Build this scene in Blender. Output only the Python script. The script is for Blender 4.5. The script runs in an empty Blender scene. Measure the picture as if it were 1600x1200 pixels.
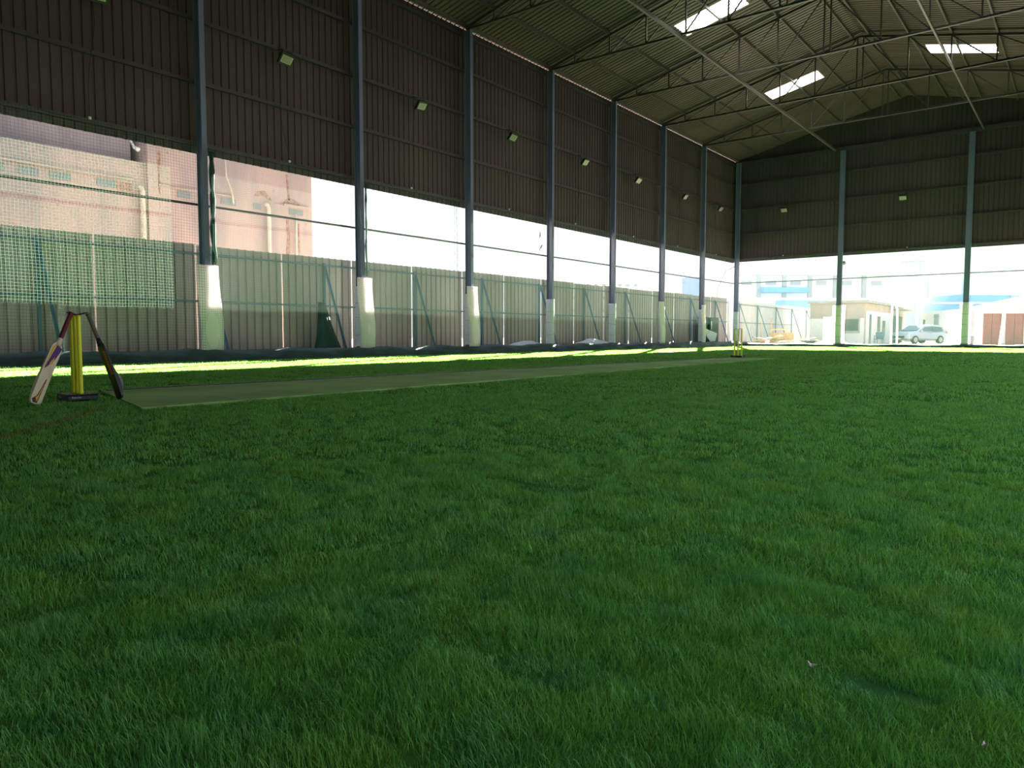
import bpy, math, random
import numpy as np
from mathutils import Vector, Matrix

random.seed(7)
rng = np.random.default_rng(11)
S = bpy.context.scene
COL = S.collection

# ---------------------------------------------------------------- camera
PITCH = math.atan(75 / 1145); PSI = math.radians(38.2)
CAM_Z = 0.59
cd = bpy.data.cameras.new('camera'); cam = bpy.data.objects.new('camera', cd); COL.objects.link(cam)
cam.location = (0, 0, CAM_Z)
cam.rotation_euler = (math.pi / 2 - PITCH, 0, PSI)
cd.sensor_fit = 'HORIZONTAL'; cd.sensor_width = 36.0; cd.lens = 36.0 * 1145 / 1600
cd.clip_start = 0.05; cd.clip_end = 600
S.camera = cam

# ---------------------------------------------------------------- sky, sun, exposure
SKY_STRENGTH = 1.5
SUN_STRENGTH = 105.0
w = bpy.data.worlds.new('sky'); S.world = w; w.use_nodes = True
nt = w.node_tree; bg = nt.nodes['Background']
tc = nt.nodes.new('ShaderNodeTexCoord'); sx = nt.nodes.new('ShaderNodeSeparateXYZ')
cr = nt.nodes.new('ShaderNodeValToRGB')
nt.links.new(tc.outputs['Generated'], sx.inputs[0]); nt.links.new(sx.outputs['Z'], cr.inputs[0])
cr.color_ramp.elements[0].color = (0.93, 0.95, 1.0, 1); cr.color_ramp.elements[1].color = (0.62, 0.8, 1.0, 1)
nt.links.new(cr.outputs[0], bg.inputs[0]); bg.inputs[1].default_value = SKY_STRENGTH
sd = bpy.data.lights.new('sun', 'SUN'); sun = bpy.data.objects.new('sun', sd); COL.objects.link(sun)
sd.energy = SUN_STRENGTH; sd.color = (1.0, 0.93, 0.82); sd.angle = math.radians(0.6)
sun.location = (-30, 60, 30)
sun.rotation_euler = Vector((0.98, -2.25, -1.0)).to_track_quat('-Z', 'Y').to_euler()
S.view_settings.view_transform = 'Standard'; S.view_settings.look = 'None'
S.view_settings.exposure = 0.0; S.view_settings.gamma = 1.0; S.view_settings.use_curve_mapping = False
S.cycles.max_bounces = 10; S.cycles.diffuse_bounces = 5; S.cycles.transparent_max_bounces = 24
S.cycles.sample_clamp_indirect = 6.0

# ---------------------------------------------------------------- materials
def mat(name, col, rough=0.6, metal=0.0, var=0.0, vscale=3.0, vstretch=(1, 1, 1), spec=0.4, bump=0.0, bscale=20, col2=None):
    m = bpy.data.materials.new(name); m.use_nodes = True
    n = m.node_tree.nodes; l = m.node_tree.links; b = n['Principled BSDF']
    b.inputs['Base Color'].default_value = (*col, 1); b.inputs['Roughness'].default_value = rough
    b.inputs['Metallic'].default_value = metal; b.inputs['Specular IOR Level'].default_value = spec
    if var or col2:
        t = n.new('ShaderNodeTexCoord'); mp = n.new('ShaderNodeMapping'); no = n.new('ShaderNodeTexNoise')
        mp.inputs['Scale'].default_value = vstretch; no.inputs['Scale'].default_value = vscale; no.inputs['Detail'].default_value = 5
        r = n.new('ShaderNodeValToRGB')
        c2 = col2 or tuple(c * (1 - var) for c in col)
        r.color_ramp.elements[0].position = 0.35; r.color_ramp.elements[1].position = 0.68
        r.color_ramp.elements[0].color = (*c2, 1); r.color_ramp.elements[1].color = (*[min(1, c * (1 + var * .5)) for c in col], 1)
        l.new(t.outputs['Object'], mp.inputs[0]); l.new(mp.outputs[0], no.inputs['Vector']); l.new(no.outputs['Fac'], r.inputs[0])
        l.new(r.outputs[0], b.inputs['Base Color'])
        if bump:
            bp = n.new('ShaderNodeBump'); n2 = n.new('ShaderNodeTexNoise'); n2.inputs['Scale'].default_value = bscale
            l.new(t.outputs['Object'], n2.inputs['Vector']); l.new(n2.outputs['Fac'], bp.inputs['Height'])
            bp.inputs['Strength'].default_value = bump; l.new(bp.outputs[0], b.inputs['Normal'])
    return m

def translucent(name, col, trans=0.5, rough=0.8):
    m = bpy.data.materials.new(name); m.use_nodes = True
    n = m.node_tree.nodes; l = m.node_tree.links; n.clear()
    o = n.new('ShaderNodeOutputMaterial'); mx = n.new('ShaderNodeMixShader')
    d = n.new('ShaderNodeBsdfDiffuse'); t = n.new('ShaderNodeBsdfTranslucent')
    d.inputs[0].default_value = (*col, 1); t.inputs[0].default_value = (*col, 1)
    mx.inputs[0].default_value = trans
    l.new(d.outputs[0], mx.inputs[1]); l.new(t.outputs[0], mx.inputs[2]); l.new(mx.outputs[0], o.inputs[0])
    return m

M = {}
M['sheet'] = mat('wall sheeting', (0.060, 0.047, 0.047), 0.5, 0.0, var=0.22, vscale=0.6, vstretch=(1, 1, 0.12), spec=0.3)
M['roof'] = mat('roof sheeting', (0.110, 0.072, 0.070), 0.42, 0.0, var=0.2, vscale=0.5, vstretch=(0.15, 1, 1), spec=0.4)
M['steel_blue'] = mat('blue grey painted steel', (0.125, 0.145, 0.265), 0.45, 0.0, var=0.15, vscale=2, vstretch=(1, 1, .2), spec=0.5)
M['steel_dark'] = mat('dark grey painted steel', (0.08, 0.066, 0.066), 0.45, 0.0, spec=0.5, var=0.2, vscale=3)
M['girt'] = mat('green grey steel channel', (0.040, 0.036, 0.042), 0.45, 0.0, spec=0.45, var=0.15)
M['tube_light'] = mat('light grey steel channel', (0.10, 0.08, 0.078), 0.4, 0.0, spec=0.5, var=0.15)
M['skylight'] = translucent('white fibreglass', (0.8, 0.85, 0.85), 0.75)
M['foam'] = translucent('white foam sheet', (0.92, 0.86, 0.86), 0.42)
M['foam_blue'] = mat('pale grey foam', (0.68, 0.66, 0.78), 0.8, var=0.08, vscale=4)
M['strap'] = mat('grey strap', (0.25, 0.3, 0.32), 0.7)
M['skirt'] = mat('dark green net cloth', (0.025, 0.055, 0.06), 0.6, var=0.5, vscale=6, vstretch=(1, .3, 1), spec=0.35)
M['plinth'] = mat('brown soil and brick', (0.11, 0.085, 0.07), 0.9, var=0.3, vscale=5)
M['fence'] = mat('galvanised fence sheet', (0.37, 0.33, 0.30), 0.55, 0.0, var=0.18, vscale=1.2, vstretch=(1, 1, .15), spec=0.35)
M['fence_pale'] = mat('pale fence sheet', (0.50, 0.50, 0.53), 0.6, spec=0.2, var=.06)
M['rail'] = mat('blue grey fence rail', (0.10, 0.15, 0.18), 0.5, spec=0.4)
M['brace'] = mat('teal blue angle iron', (0.07, 0.15, 0.20), 0.5, spec=0.4)
M['greencloth'] = mat('bottle green netting', (0.010, 0.055, 0.045), 0.8, var=0.4, vscale=5, vstretch=(1, 1, .2))
M['sand'] = mat('dusty ground', (0.30, 0.27, 0.23), 0.95, var=0.15, vscale=0.7)
M['rubber'] = mat('black plastic', (0.012, 0.014, 0.02), 0.4, spec=0.5)
M['white'] = mat('white paint', (0.8, 0.8, 0.78), 0.6, var=0.05)
M['yellow'] = mat('fluorescent yellow plastic', (0.97, 1.0, 0.01), 0.35, spec=0.5)
M['wood'] = mat('pale willow', (0.85, 0.73, 0.51), 0.5, var=0.12, vscale=14, vstretch=(1, 1, .08), spec=0.4)
M['grip_red'] = mat('maroon rubber grip', (0.16, 0.015, 0.03), 0.6)
M['grip_grey'] = mat('grey brown rubber grip', (0.17, 0.14, 0.12), 0.6)
M['bat_black'] = mat('black bat coating', (0.025, 0.025, 0.03), 0.35, spec=0.5)
M['purple'] = mat('purple sticker', (0.09, 0.03, 0.17), 0.4)
M['gold'] = mat('yellow sticker', (0.8, 0.5, 0.03), 0.4)
M['brownmark'] = mat('dark brown sticker', (0.08, 0.03, 0.03), 0.4)
M['orange'] = mat('orange sticker', (0.75, 0.30, 0.04), 0.4)
M['red'] = mat('red band', (0.35, 0.02, 0.04), 0.5)
M['silver'] = mat('silver mark', (0.55, 0.57, 0.6), 0.4)
M['lamp_body'] = mat('black lamp housing', (0.015, 0.016, 0.015), 0.5)
M['lamp_glass'] = mat('unlit lamp glass', (0.34, 0.26, 0.28), 0.25, spec=0.6, var=0.1, vscale=12)
M['lamp_rim'] = mat('polished reflector', (0.6, 0.5, 0.5), 0.3, 0.5)
M['cable'] = mat('black cable', (0.02, 0.02, 0.02), 0.6)
M['concrete'] = mat('grey concrete', (0.45, 0.42, 0.40), 0.9, var=0.2, vscale=1.5)
M['glass_dark'] = mat('dark window glass', (0.06, 0.09, 0.08), 0.2, spec=0.6)
M['maroon'] = mat('maroon sheet metal', (0.26, 0.07, 0.08), 0.6, var=0.1)
M['blue_sheet'] = mat('sky blue sheet', (0.20, 0.42, 0.80), 0.6, var=0.1, vscale=.5)
M['pale_blue'] = mat('pale blue sheet', (0.30, 0.42, 0.62), 0.6, var=0.1, vscale=.5)
M['beige'] = mat('beige plaster', (0.50, 0.42, 0.38), 0.9, var=0.15, vscale=.8)
M['ochre'] = mat('peach plaster', (0.62, 0.47, 0.36), 0.9, var=0.15, vscale=.8)
M['dgreen'] = mat('dark green metal', (0.05, 0.09, 0.08), 0.6)
M['plank'] = mat('raw timber', (0.55, 0.36, 0.22), 0.8, var=0.25, vscale=6)
M['carpaint'] = mat('silver blue car paint', (0.50, 0.60, 0.72), 0.25, 0.3, spec=0.6)
M['carglass'] = mat('car glass', (0.10, 0.16, 0.20), 0.12, spec=0.7)
M['tyre'] = mat('tyre rubber', (0.03, 0.03, 0.03), 0.8)
M['alloy'] = mat('alloy wheel', (0.5, 0.5, 0.52), 0.35, 0.6)
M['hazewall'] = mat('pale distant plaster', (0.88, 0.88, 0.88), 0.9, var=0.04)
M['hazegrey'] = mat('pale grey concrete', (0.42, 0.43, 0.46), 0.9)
M['chairblue'] = mat('navy plastic', (0.06, 0.12, 0.20), 0.5)
M['leaf'] = mat('dry pale petal', (0.62, 0.55, 0.48), 0.7)
M['pipe'] = mat('weathered pipe', (0.66, 0.58, 0.50), 0.7, var=0.15)
M['brick'] = mat('exposed red brick', (0.42, 0.27, 0.22), 0.9, var=0.4, vscale=9)

# left building plaster: pinkish, stained, thin brick exposures
def plaster(name, c1, c2, c3):
    m = bpy.data.materials.new(name); m.use_nodes = True
    n = m.node_tree.nodes; l = m.node_tree.links; b = n['Principled BSDF']; b.inputs['Roughness'].default_value = .9
    b.inputs['Specular IOR Level'].default_value = .1
    t = n.new('ShaderNodeTexCoord'); mp = n.new('ShaderNodeMapping'); mp.inputs['Scale'].default_value = (1, 1, .3)
    n1 = n.new('ShaderNodeTexNoise'); n1.inputs['Scale'].default_value = .9; n1.inputs['Detail'].default_value = 8
    n2 = n.new('ShaderNodeTexNoise'); n2.inputs['Scale'].default_value = 5; n2.inputs['Detail'].default_value = 8
    r = n.new('ShaderNodeValToRGB'); r.color_ramp.elements[0].position = .4; r.color_ramp.elements[1].position = .56
    r.color_ramp.elements[0].color = (*c2, 1); r.color_ramp.elements[1].color = (*c1, 1)
    r2 = n.new('ShaderNodeValToRGB'); r2.color_ramp.elements[0].position = .66; r2.color_ramp.elements[1].position = .72
    mx = n.new('ShaderNodeMix'); mx.data_type = 'RGBA'
    l.new(t.outputs['Object'], mp.inputs[0]); l.new(mp.outputs[0], n1.inputs['Vector']); l.new(t.outputs['Object'], n2.inputs['Vector'])
    l.new(n1.outputs['Fac'], r.inputs[0]); l.new(n2.outputs['Fac'], r2.inputs[0])
    l.new(r2.outputs[0], mx.inputs['Factor']); l.new(r.outputs[0], mx.inputs['A']); mx.inputs['B'].default_value = (*c3, 1)
    l.new(mx.outputs['Result'], b.inputs['Base Color'])
    return m
M['plaster'] = plaster('stained pink plaster', (0.50, 0.39, 0.365), (0.38, 0.32, 0.32), (0.40, 0.28, 0.24))
M['plaster_dark'] = plaster('stained grey render', (0.33, 0.29, 0.31), (0.23, 0.21, 0.24), (0.38, 0.34, 0.33))

# turf: green fibres, hue varies from patch to patch; a worn orange arc is marked on it
def turf_mat(name, blade):
    m = bpy.data.materials.new(name); m.use_nodes = True
    n = m.node_tree.nodes; l = m.node_tree.links; n.clear()
    o = n.new('ShaderNodeOutputMaterial'); t = n.new('ShaderNodeNewGeometry')
    n1 = n.new('ShaderNodeTexNoise'); n1.inputs['Scale'].default_value = 5.5; n1.inputs['Detail'].default_value = 4
    l.new(t.outputs['Position'], n1.inputs['Vector'])
    r = n.new('ShaderNodeValToRGB'); r.color_ramp.elements[0].position = .32; r.color_ramp.elements[1].position = .70
    r.color_ramp.elements[0].color = (0.100, 0.400, 0.100, 1); r.color_ramp.elements[1].color = (0.180, 0.460, 0.066, 1)
    e = r.color_ramp.elements.new(.5); e.color = (0.135, 0.435, 0.072, 1)
    l.new(n1.outputs['Fac'], r.inputs[0])
    # orange arc: ring about a centre near the crease
    sp = n.new('ShaderNodeSeparateXYZ'); l.new(t.outputs['Position'], sp.inputs[0])
    cx, cy, R = ARC
    def mth(op, a, b=None):
        q = n.new('ShaderNodeMath'); q.operation = op
        for i, v in ((0, a), (1, b)):
            if v is None: continue
            if isinstance(v, (int, float)): q.inputs[i].default_value = v
            else: l.new(v, q.inputs[i])
        return q.outputs[0]
    dx = mth('SUBTRACT', sp.outputs[0], cx); dy = mth('SUBTRACT', sp.outputs[1], cy)
    rr = mth('SQRT', mth('ADD', mth('MULTIPLY', dx, dx), mth('MULTIPLY', dy, dy)))
    off = mth('ABSOLUTE', mth('SUBTRACT', rr, R))
    n3 = n.new('ShaderNodeTexNoise'); n3.inputs['Scale'].default_value = 30; l.new(t.outputs['Position'], n3.inputs['Vector'])
    band = mth('LESS_THAN', off, mth('MULTIPLY', n3.outputs['Fac'], 0.10))
    band = mth('MULTIPLY', mth('MULTIPLY', band, mth('GREATER_THAN', sp.outputs[0], -6.25)), 0.42)
    mx = n.new('ShaderNodeMix'); mx.data_type = 'RGBA'; l.new(band, mx.inputs['Factor']); l.new(r.outputs[0], mx.inputs['A'])
    mx.inputs['B'].default_value = (0.30, 0.10, 0.02, 1)
    col = mx.outputs['Result']
    if blade:
        at = n.new('ShaderNodeAttribute'); at.attribute_name = 'rnd'
        hs = n.new('ShaderNodeHueSaturation'); l.new(col, hs.inputs['Color'])
        l.new(mth('ADD', mth('MULTIPLY', at.outputs['Fac'], 0.75), 0.66), hs.inputs['Value'])
        col = hs.outputs[0]
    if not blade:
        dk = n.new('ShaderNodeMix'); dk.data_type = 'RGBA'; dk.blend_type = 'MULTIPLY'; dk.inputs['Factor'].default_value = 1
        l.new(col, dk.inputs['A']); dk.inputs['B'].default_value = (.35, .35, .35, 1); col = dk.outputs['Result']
    d = n.new('ShaderNodeBsdfDiffuse'); tr = n.new('ShaderNodeBsdfTranslucent'); g = n.new('ShaderNodeBsdfGlossy')
    g.inputs['Roughness'].default_value = .55; g.inputs['Color'].default_value = (.9, 1, .7, 1)
    l.new(col, d.inputs[0])
    br = n.new('ShaderNodeMix'); br.data_type = 'RGBA'; br.blend_type = 'MULTIPLY'; br.inputs['Factor'].default_value = 1
    l.new(col, br.inputs['A']); br.inputs['B'].default_value = (1.6, 1.2, 1.0, 1); l.new(br.outputs['Result'], tr.inputs[0])
    m1 = n.new('ShaderNodeMixShader'); m1.inputs[0].default_value = .48 if blade else 0.0
    m2 = n.new('ShaderNodeMixShader'); m2.inputs[0].default_value = .07 if blade else .02
    l.new(d.outputs[0], m1.inputs[1]); l.new(tr.outputs[0], m1.inputs[2]); l.new(m1.outputs[0], m2.inputs[1]); l.new(g.outputs[0], m2.inputs[2])
    l.new(m2.outputs[0], o.inputs[0])
    return m
ARC = (-14.95, -9.66, 15.0)
M['blade'] = turf_mat('turf fibres', True)
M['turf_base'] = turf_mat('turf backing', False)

# short pile cricket mat
def mat_mat():
    m = mat('pale green pitch mat', (0.34, 0.55, 0.20), .9, var=.18, vscale=1.2, spec=.1, bump=.5, bscale=220)
    return m
M['mat'] = mat_mat()

def net_mat(name, pitch, thread, col):
    m = bpy.data.materials.new(name); m.use_nodes = True
    n = m.node_tree.nodes; l = m.node_tree.links; n.clear()
    o = n.new('ShaderNodeOutputMaterial'); t = n.new('ShaderNodeTexCoord'); sp = n.new('ShaderNodeSeparateXYZ')
    l.new(t.outputs['UV'], sp.inputs[0])
    outs = []
    for k in (0, 1):
        a = n.new('ShaderNodeMath'); a.operation = 'DIVIDE'; l.new(sp.outputs[k], a.inputs[0]); a.inputs[1].default_value = pitch
        b = n.new('ShaderNodeMath'); b.operation = 'FRACT'; l.new(a.outputs[0], b.inputs[0])
        c = n.new('ShaderNodeMath'); c.operation = 'LESS_THAN'; l.new(b.outputs[0], c.inputs[0]); c.inputs[1].default_value = thread / pitch
        outs.append(c.outputs[0])
    mxm = n.new('ShaderNodeMath'); mxm.operation = 'MAXIMUM'; l.new(outs[0], mxm.inputs[0]); l.new(outs[1], mxm.inputs[1])
    tp = n.new('ShaderNodeBsdfTransparent'); d = n.new('ShaderNodeBsdfDiffuse'); tr = n.new('ShaderNodeBsdfTranslucent')
    d.inputs[0].default_value = (*col, 1); tr.inputs[0].default_value = (*col, 1)
    m1 = n.new('ShaderNodeMixShader'); m1.inputs[0].default_value = .45; l.new(d.outputs[0], m1.inputs[1]); l.new(tr.outputs[0], m1.inputs[2])
    m2 = n.new('ShaderNodeMixShader'); l.new(mxm.outputs[0], m2.inputs[0]); l.new(tp.outputs[0], m2.inputs[1]); l.new(m1.outputs[0], m2.inputs[2])
    l.new(m2.outputs[0], o.inputs[0])
    return m
M['net_wide'] = net_mat('wide green net', 0.064, 0.0050, (0.10, 0.18, 0.12))
M['net_fine'] = net_mat('fine green net', 0.042, 0.0028, (0.09, 0.14, 0.11))
M['net_end'] = net_mat('end net', 0.05, 0.0022, (0.10, 0.20, 0.13))

# ---------------------------------------------------------------- mesh helpers
class MB:
    def __init__(s): s.v = []; s.f = []
    def add(s, vs, fs):
        b = len(s.v); s.v += [tuple(v) for v in vs]; s.f += [tuple(b + i for i in f) for f in fs]; return s
    def box(s, x0, x1, y0, y1, z0, z1):
        return s.add([(x0, y0, z0), (x1, y0, z0), (x1, y1, z0), (x0, y1, z0), (x0, y0, z1), (x1, y0, z1), (x1, y1, z1), (x0, y1, z1)],
                     [(0, 3, 2, 1), (4, 5, 6, 7), (0, 1, 5, 4), (1, 2, 6, 5), (2, 3, 7, 6), (3, 0, 4, 7)])
    def bar(s, a, b, w, h=None, up=(0, 0, 1)):
        a = Vector(a); b = Vector(b); h = h or w; d = (b - a).normalized(); u = Vector(up)
        if abs(d.dot(u)) > .98: u = Vector((0, 1, 0))
        sd_ = d.cross(u).normalized(); u = sd_.cross(d)
        vs = [p + sd_ * (i * w / 2) + u * (j * h / 2) for p in (a, b) for i, j in ((-1, -1), (1, -1), (1, 1), (-1, 1))]
        return s.add(vs, [(0, 1, 2, 3), (7, 6, 5, 4), (0, 4, 5, 1), (1, 5, 6, 2), (2, 6, 7, 3), (3, 7, 4, 0)])
    def angle(s, a, b, w, t=None, up=(0, 0, 1)):   # L section iron
        t = t or w * .16
        a = Vector(a); b = Vector(b); d = (b - a).normalized(); u = Vector(up)
        if abs(d.dot(u)) > .98: u = Vector((0, 1, 0))
        x = d.cross(u).normalized(); u = x.cross(d)
        pr = [(-w / 2, -w / 2), (w / 2, -w / 2), (w / 2, -w / 2 + t), (-w / 2 + t, -w / 2 + t), (-w / 2 + t, w / 2), (-w / 2, w / 2)]
        vs = [p + x * i + u * j for p in (a, b) for i, j in pr]
        fs = [(0, 1, 2, 3, 4, 5), (11, 10, 9, 8, 7, 6)] + [(k, 6 + k, 6 + (k + 1) % 6, (k + 1) % 6) for k in range(6)]
        return s.add(vs, fs)
    def tube(s, pts, r, n=8, cap=True):
        pts = [Vector(p) for p in pts]; rs = r if isinstance(r, (list, tuple)) else [r] * len(pts)
        base = len(s.v); prev = None
        for i, p in enumerate(pts):
            d = (pts[min(i + 1, len(pts) - 1)] - pts[max(i - 1, 0)]).normalized()
            u = Vector((0, 0, 1)) if abs(d.z) < .95 else Vector((1, 0, 0))
            if prev is not None: u = prev
            x = d.cross(u).normalized(); u = x.cross(d).normalized(); prev = u
            for k in range(n):
                a = 2 * math.pi * k / n; s.v.append(tuple(p + x * math.cos(a) * rs[i] + u * math.sin(a) * rs[i]))
        for i in range(len(pts) - 1):
            for k in range(n):
                a = base + i * n + k; b = base + i * n + (k + 1) % n; s.f.append((a, b, b + n, a + n))
        if cap:
            s.f.append(tuple(base + k for k in range(n))[::-1]); s.f.append(tuple(base + (len(pts) - 1) * n + k for k in range(n)))
        return s
    def prism(s, poly, d):       # closed polygon (3d) extruded by vector d
        n = len(poly); d = Vector(d); vs = [Vector(p) for p in poly] + [Vector(p) + d for p in poly]
        return s.add(vs, [tuple(range(n))[::-1], tuple(range(n, 2 * n))] + [(k, (k + 1) % n, n + (k + 1) % n, n + k) for k in range(n)])
    def build(s, name, m, parent=None, smooth=False, bevel=0, origin=None, uv=None):
        me = bpy.data.meshes.new(name)
        vs = s.v
        if origin is not None: vs = [(v[0] - origin[0], v[1] - origin[1], v[2] - origin[2]) for v in vs]
        me.from_pydata(vs, [], s.f); me.update()
        o = bpy.data.objects.new(name, me); COL.objects.link(o); me.materials.append(m if not isinstance(m, str) else M[m])
        if origin is not None: o.location = origin
        if smooth:
            for p in me.polygons: p.use_smooth = True
        if bevel:
            b = o.modifiers.new('edge', 'BEVEL'); b.width = bevel; b.segments = 2; b.limit_method = 'ANGLE'
        if parent: o.parent = parent
        return o

def tag(o, label=None, cat=None, group=None, kind=None):
    if label: o['label'] = label
    if cat: o['category'] = cat
    if group: o['group'] = group
    if kind: o['kind'] = kind
    return o
def empty(name, loc=(0, 0, 0), rz=0, **k):
    o = bpy.data.objects.new(name, None); COL.objects.link(o); o.location = loc; o.rotation_euler = (0, 0, rz); o.empty_display_size = .2
    tag(o, **k); return o
def copy_tree(o, parent=None):
    c = o.copy(); COL.objects.link(c)
    if parent: c.parent = parent
    for ch in list(o.children): copy_tree(ch, c)
    return c

# ---------------------------------------------------------------- setting
XL, XR, YN, YF, RIDGE = -16.5, 1.02, -5.0, 42.2, -7.74
SLOPE = 0.2295
def roof_z(x): return 12.63 - SLOPE * abs(x - RIDGE)
def corr(u0, u1, pitch=0.207, depth=0.022):
    """trapezoid profile: (u, offset) list"""
    out = []; u = u0
    while u < u1:
        for du, dd in ((0, 0), (pitch * .70, 0), (pitch * .77, depth), (pitch * .93, depth)):
            if u + du < u1: out.append((u + du, dd))
        u += pitch
    out.append((u1, 0)); return out
def sheet_wall(name, axis, c, u0, u1, zlo, ztop, outward, m='sheet'):
    b = MB(); pr = corr(u0, u1)
    for u, d in pr:
        zt = ztop(u) if callable(ztop) else ztop
        p = c + outward * d
        for z in (zlo, zt): b.v.append((p, u, z) if axis == 'x' else (u, p, z))
    for i in range(len(pr) - 1): b.f.append((2 * i, 2 * i + 2, 2 * i + 3, 2 * i + 1))
    o = b.build(name, m); tag(o, kind='structure'); return o
sheet_wall('wall_left', 'x', -16.70, YN, YF + .2, 4.87, 10.72, -1)
sheet_wall('wall_right', 'x', 1.22, 0.2, YF + .2, 4.87, 10.66, 1)
sheet_wall('wall_light_block_near', 'x', 1.22, YN, 0.2, 0.0, 10.66, 1)  # unseen stretch closed to the floor, added to darken turf near the camera
sheet_wall('wall_far', 'y', YF + .2, -16.7, 1.22, 4.92, lambda u: roof_z(u) + .22, 1)
sheet_wall('wall_rear', 'y', YN - .2, -16.7, 1.22, 0.0, lambda u: roof_z(u) + .22, -1)
# roof
SKYL = [(-12.25, -9.95, 15.75, 16.8), (-12.25, -9.95, 25.05, 26.15), (-12.25, -9.95, 34.43, 35.5),
        (-5.7, -3.3, 15.75, 16.8), (-5.7, -3.3, 25.05, 26.15), (-5.7, -3.3, 34.25, 35.35)]
rb = MB()
def roof_patch(x0, x1, y0, y1, target):
    pr = corr(y0, y1)
    base = len(target.v)
    for y, d in pr:
        for x in (x0, x1): target.v.append((x, y, roof_z(x) + .17 + d * 2.2))
    for i in range(len(pr) - 1): target.f.append((base + 2 * i, base + 2 * i + 1, base + 2 * i + 3, base + 2 * i + 2))
for (xa, xb) in ((XL - .45, RIDGE), (RIDGE, XR + .45)):
    ys = YN - .3
    for sx0, sx1, sy0, sy1 in [k for k in SKYL if xa < k[0] < xb]:
        roof_patch(xa, xb, ys, sy0, rb); roof_patch(xa, sx0, sy0, sy1, rb); roof_patch(sx1, xb, sy0, sy1, rb); ys = sy1
    roof_patch(xa, xb, ys, YF + .4, rb)
tag(rb.build('ceiling', 'roof'), kind='structure')
for i, (a, b_, c, d) in enumerate(SKYL):
    q = MB(); roof_patch(a, b_, c, d, q); tag(q.build('window_%d' % (i + 1), 'skylight'), kind='structure')

# ground outside, turf base, plinths
tag(MB().box(-140, 120, -60, 220, -.3, -.03).build('ground', 'sand'), kind='structure')
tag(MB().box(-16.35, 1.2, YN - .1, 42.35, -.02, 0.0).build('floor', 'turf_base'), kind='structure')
tag(MB().box(-18.0, -16.33, YN, 70, -.1, .22).build('trim_1', 'plinth'), kind='structure')
tag(MB().box(-16.33, 1.6, 42.02, 42.7, -.1, .12).build('trim_2', 'plinth'), kind='structure')

# ---------------------------------------------------------------- net cloth skirt rolled along the edge of the turf
def skirt(name, along, c, u0, u1, h, dirn, label):
    b = MB(); n = int((u1 - u0) / .18); K = 7
    for i in range(n + 1):
        u = u0 + (u1 - u0) * i / n
        wob = .05 * math.sin(u * 1.7) + .035 * math.sin(u * 4.1 + 1) + random.uniform(-.012, .012)
        hh = h * (1 + .10 * math.sin(u * 2.3) + random.uniform(-.05, .05))
        for k in range(K):
            t = k / (K - 1)
            off = (.30 - .30 * t ** 2) + wob * (1 - t) + .02 * math.sin(9 * t + u * 3)
            z = hh * math.sin(t * math.pi / 2) if k else -.005
            if k == K - 1: off = -.12
            p = c + dirn * off
            b.v.append((p, u, z) if along == 'y' else (u, p, z))
    for i in range(n):
        for k in range(K - 1):
            a = i * K + k; b.f.append((a, a + 1, a + K + 1, a + K))
    o = b.build(name, 'skirt', smooth=True); return tag(o, label, 'ground cloth', 'dark cloth edging round the turf')
skirt('cloth_skirt', 'y', -16.33, YN, 42.1, .27, 1, 'dark green crumpled cloth edging along the foot of the left side')
skirt('cloth_skirt', 'x', 42.05, -16.3, 1.1, .17, -1, 'dark crumpled cloth edging along the far end of the turf')

# ---------------------------------------------------------------- columns
ORD = ['nearest', 'second', 'third', 'fourth', 'fifth', 'sixth', 'seventh', 'eighth', 'ninth', 'tenth']
def column(x, y, zt, rot, label, group):
    e = empty('steel_column', (x, y, .2), rot, label=label, cat='column', group=group)
    b = MB(); h = zt - .2; D_, Wd, t = .125, .065, .012   # flanges face +-X locally
    b.box(-D_, -D_ + t, -Wd, Wd, 0, h); b.box(D_ - t, D_, -Wd, Wd, 0, h); b.box(-D_ + t, D_ - t, -t / 2, t / 2, 0, h)
    b.build('shaft', 'steel_blue', e)
    MB().box(-.2, .2, -.16, .16, 0, .02).build('base_plate', 'steel_blue', e)
    return e
LY = [9.18 + 4.68 * k for k in range(7)]
for k, y in enumerate([-4.86, -0.18, 4.5]):
    column(-16.40, y, 10.6, 0, 'blue grey steel column outside the left edge of the photo, %s beyond it' % ['third', 'second', 'first'][k], 'left side columns')
for k, y in enumerate(LY):
    column(-16.40, y, 10.6, 0, ['blue grey steel column nearest the camera, left of the leaning bats\' wall of pads, with a foam board at its foot',
        'second blue grey steel column on the left side, right of the stained building',
        'third blue grey steel column on the left side, counted from the bats',
        'fourth blue grey steel column on the left side, wrapped foot and no board',
        'fifth blue grey steel column on the left side, counted from the bats',
        'sixth blue grey steel column on the left side, two before the corner',
        'last blue grey steel column on the left side before the corner'][k].replace("left of the leaning bats' wall of pads, ", ''), 'left side columns')
column(-16.40, 42.12, 10.6, 0, 'blue grey steel column in the far left corner', 'far end columns')
for x, t in ((-10.71, 'grey steel column on the far end wall beside the corner bay'), (-4.84, 'grey steel column on the far end wall at the right, above the parked car')):
    column(x, 42.12, 10.45, 0, t, 'far end columns')
column(0.95, 42.12, 10.6, 0, 'steel column in the far right corner outside the photo', 'far end columns')
for k, y in enumerate([-4.86, -0.18, 4.5] + LY):
    column(0.95, y, 10.6, 0, '%s steel column of the right side, outside the photo' % ORD[k], 'right side columns')

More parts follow.
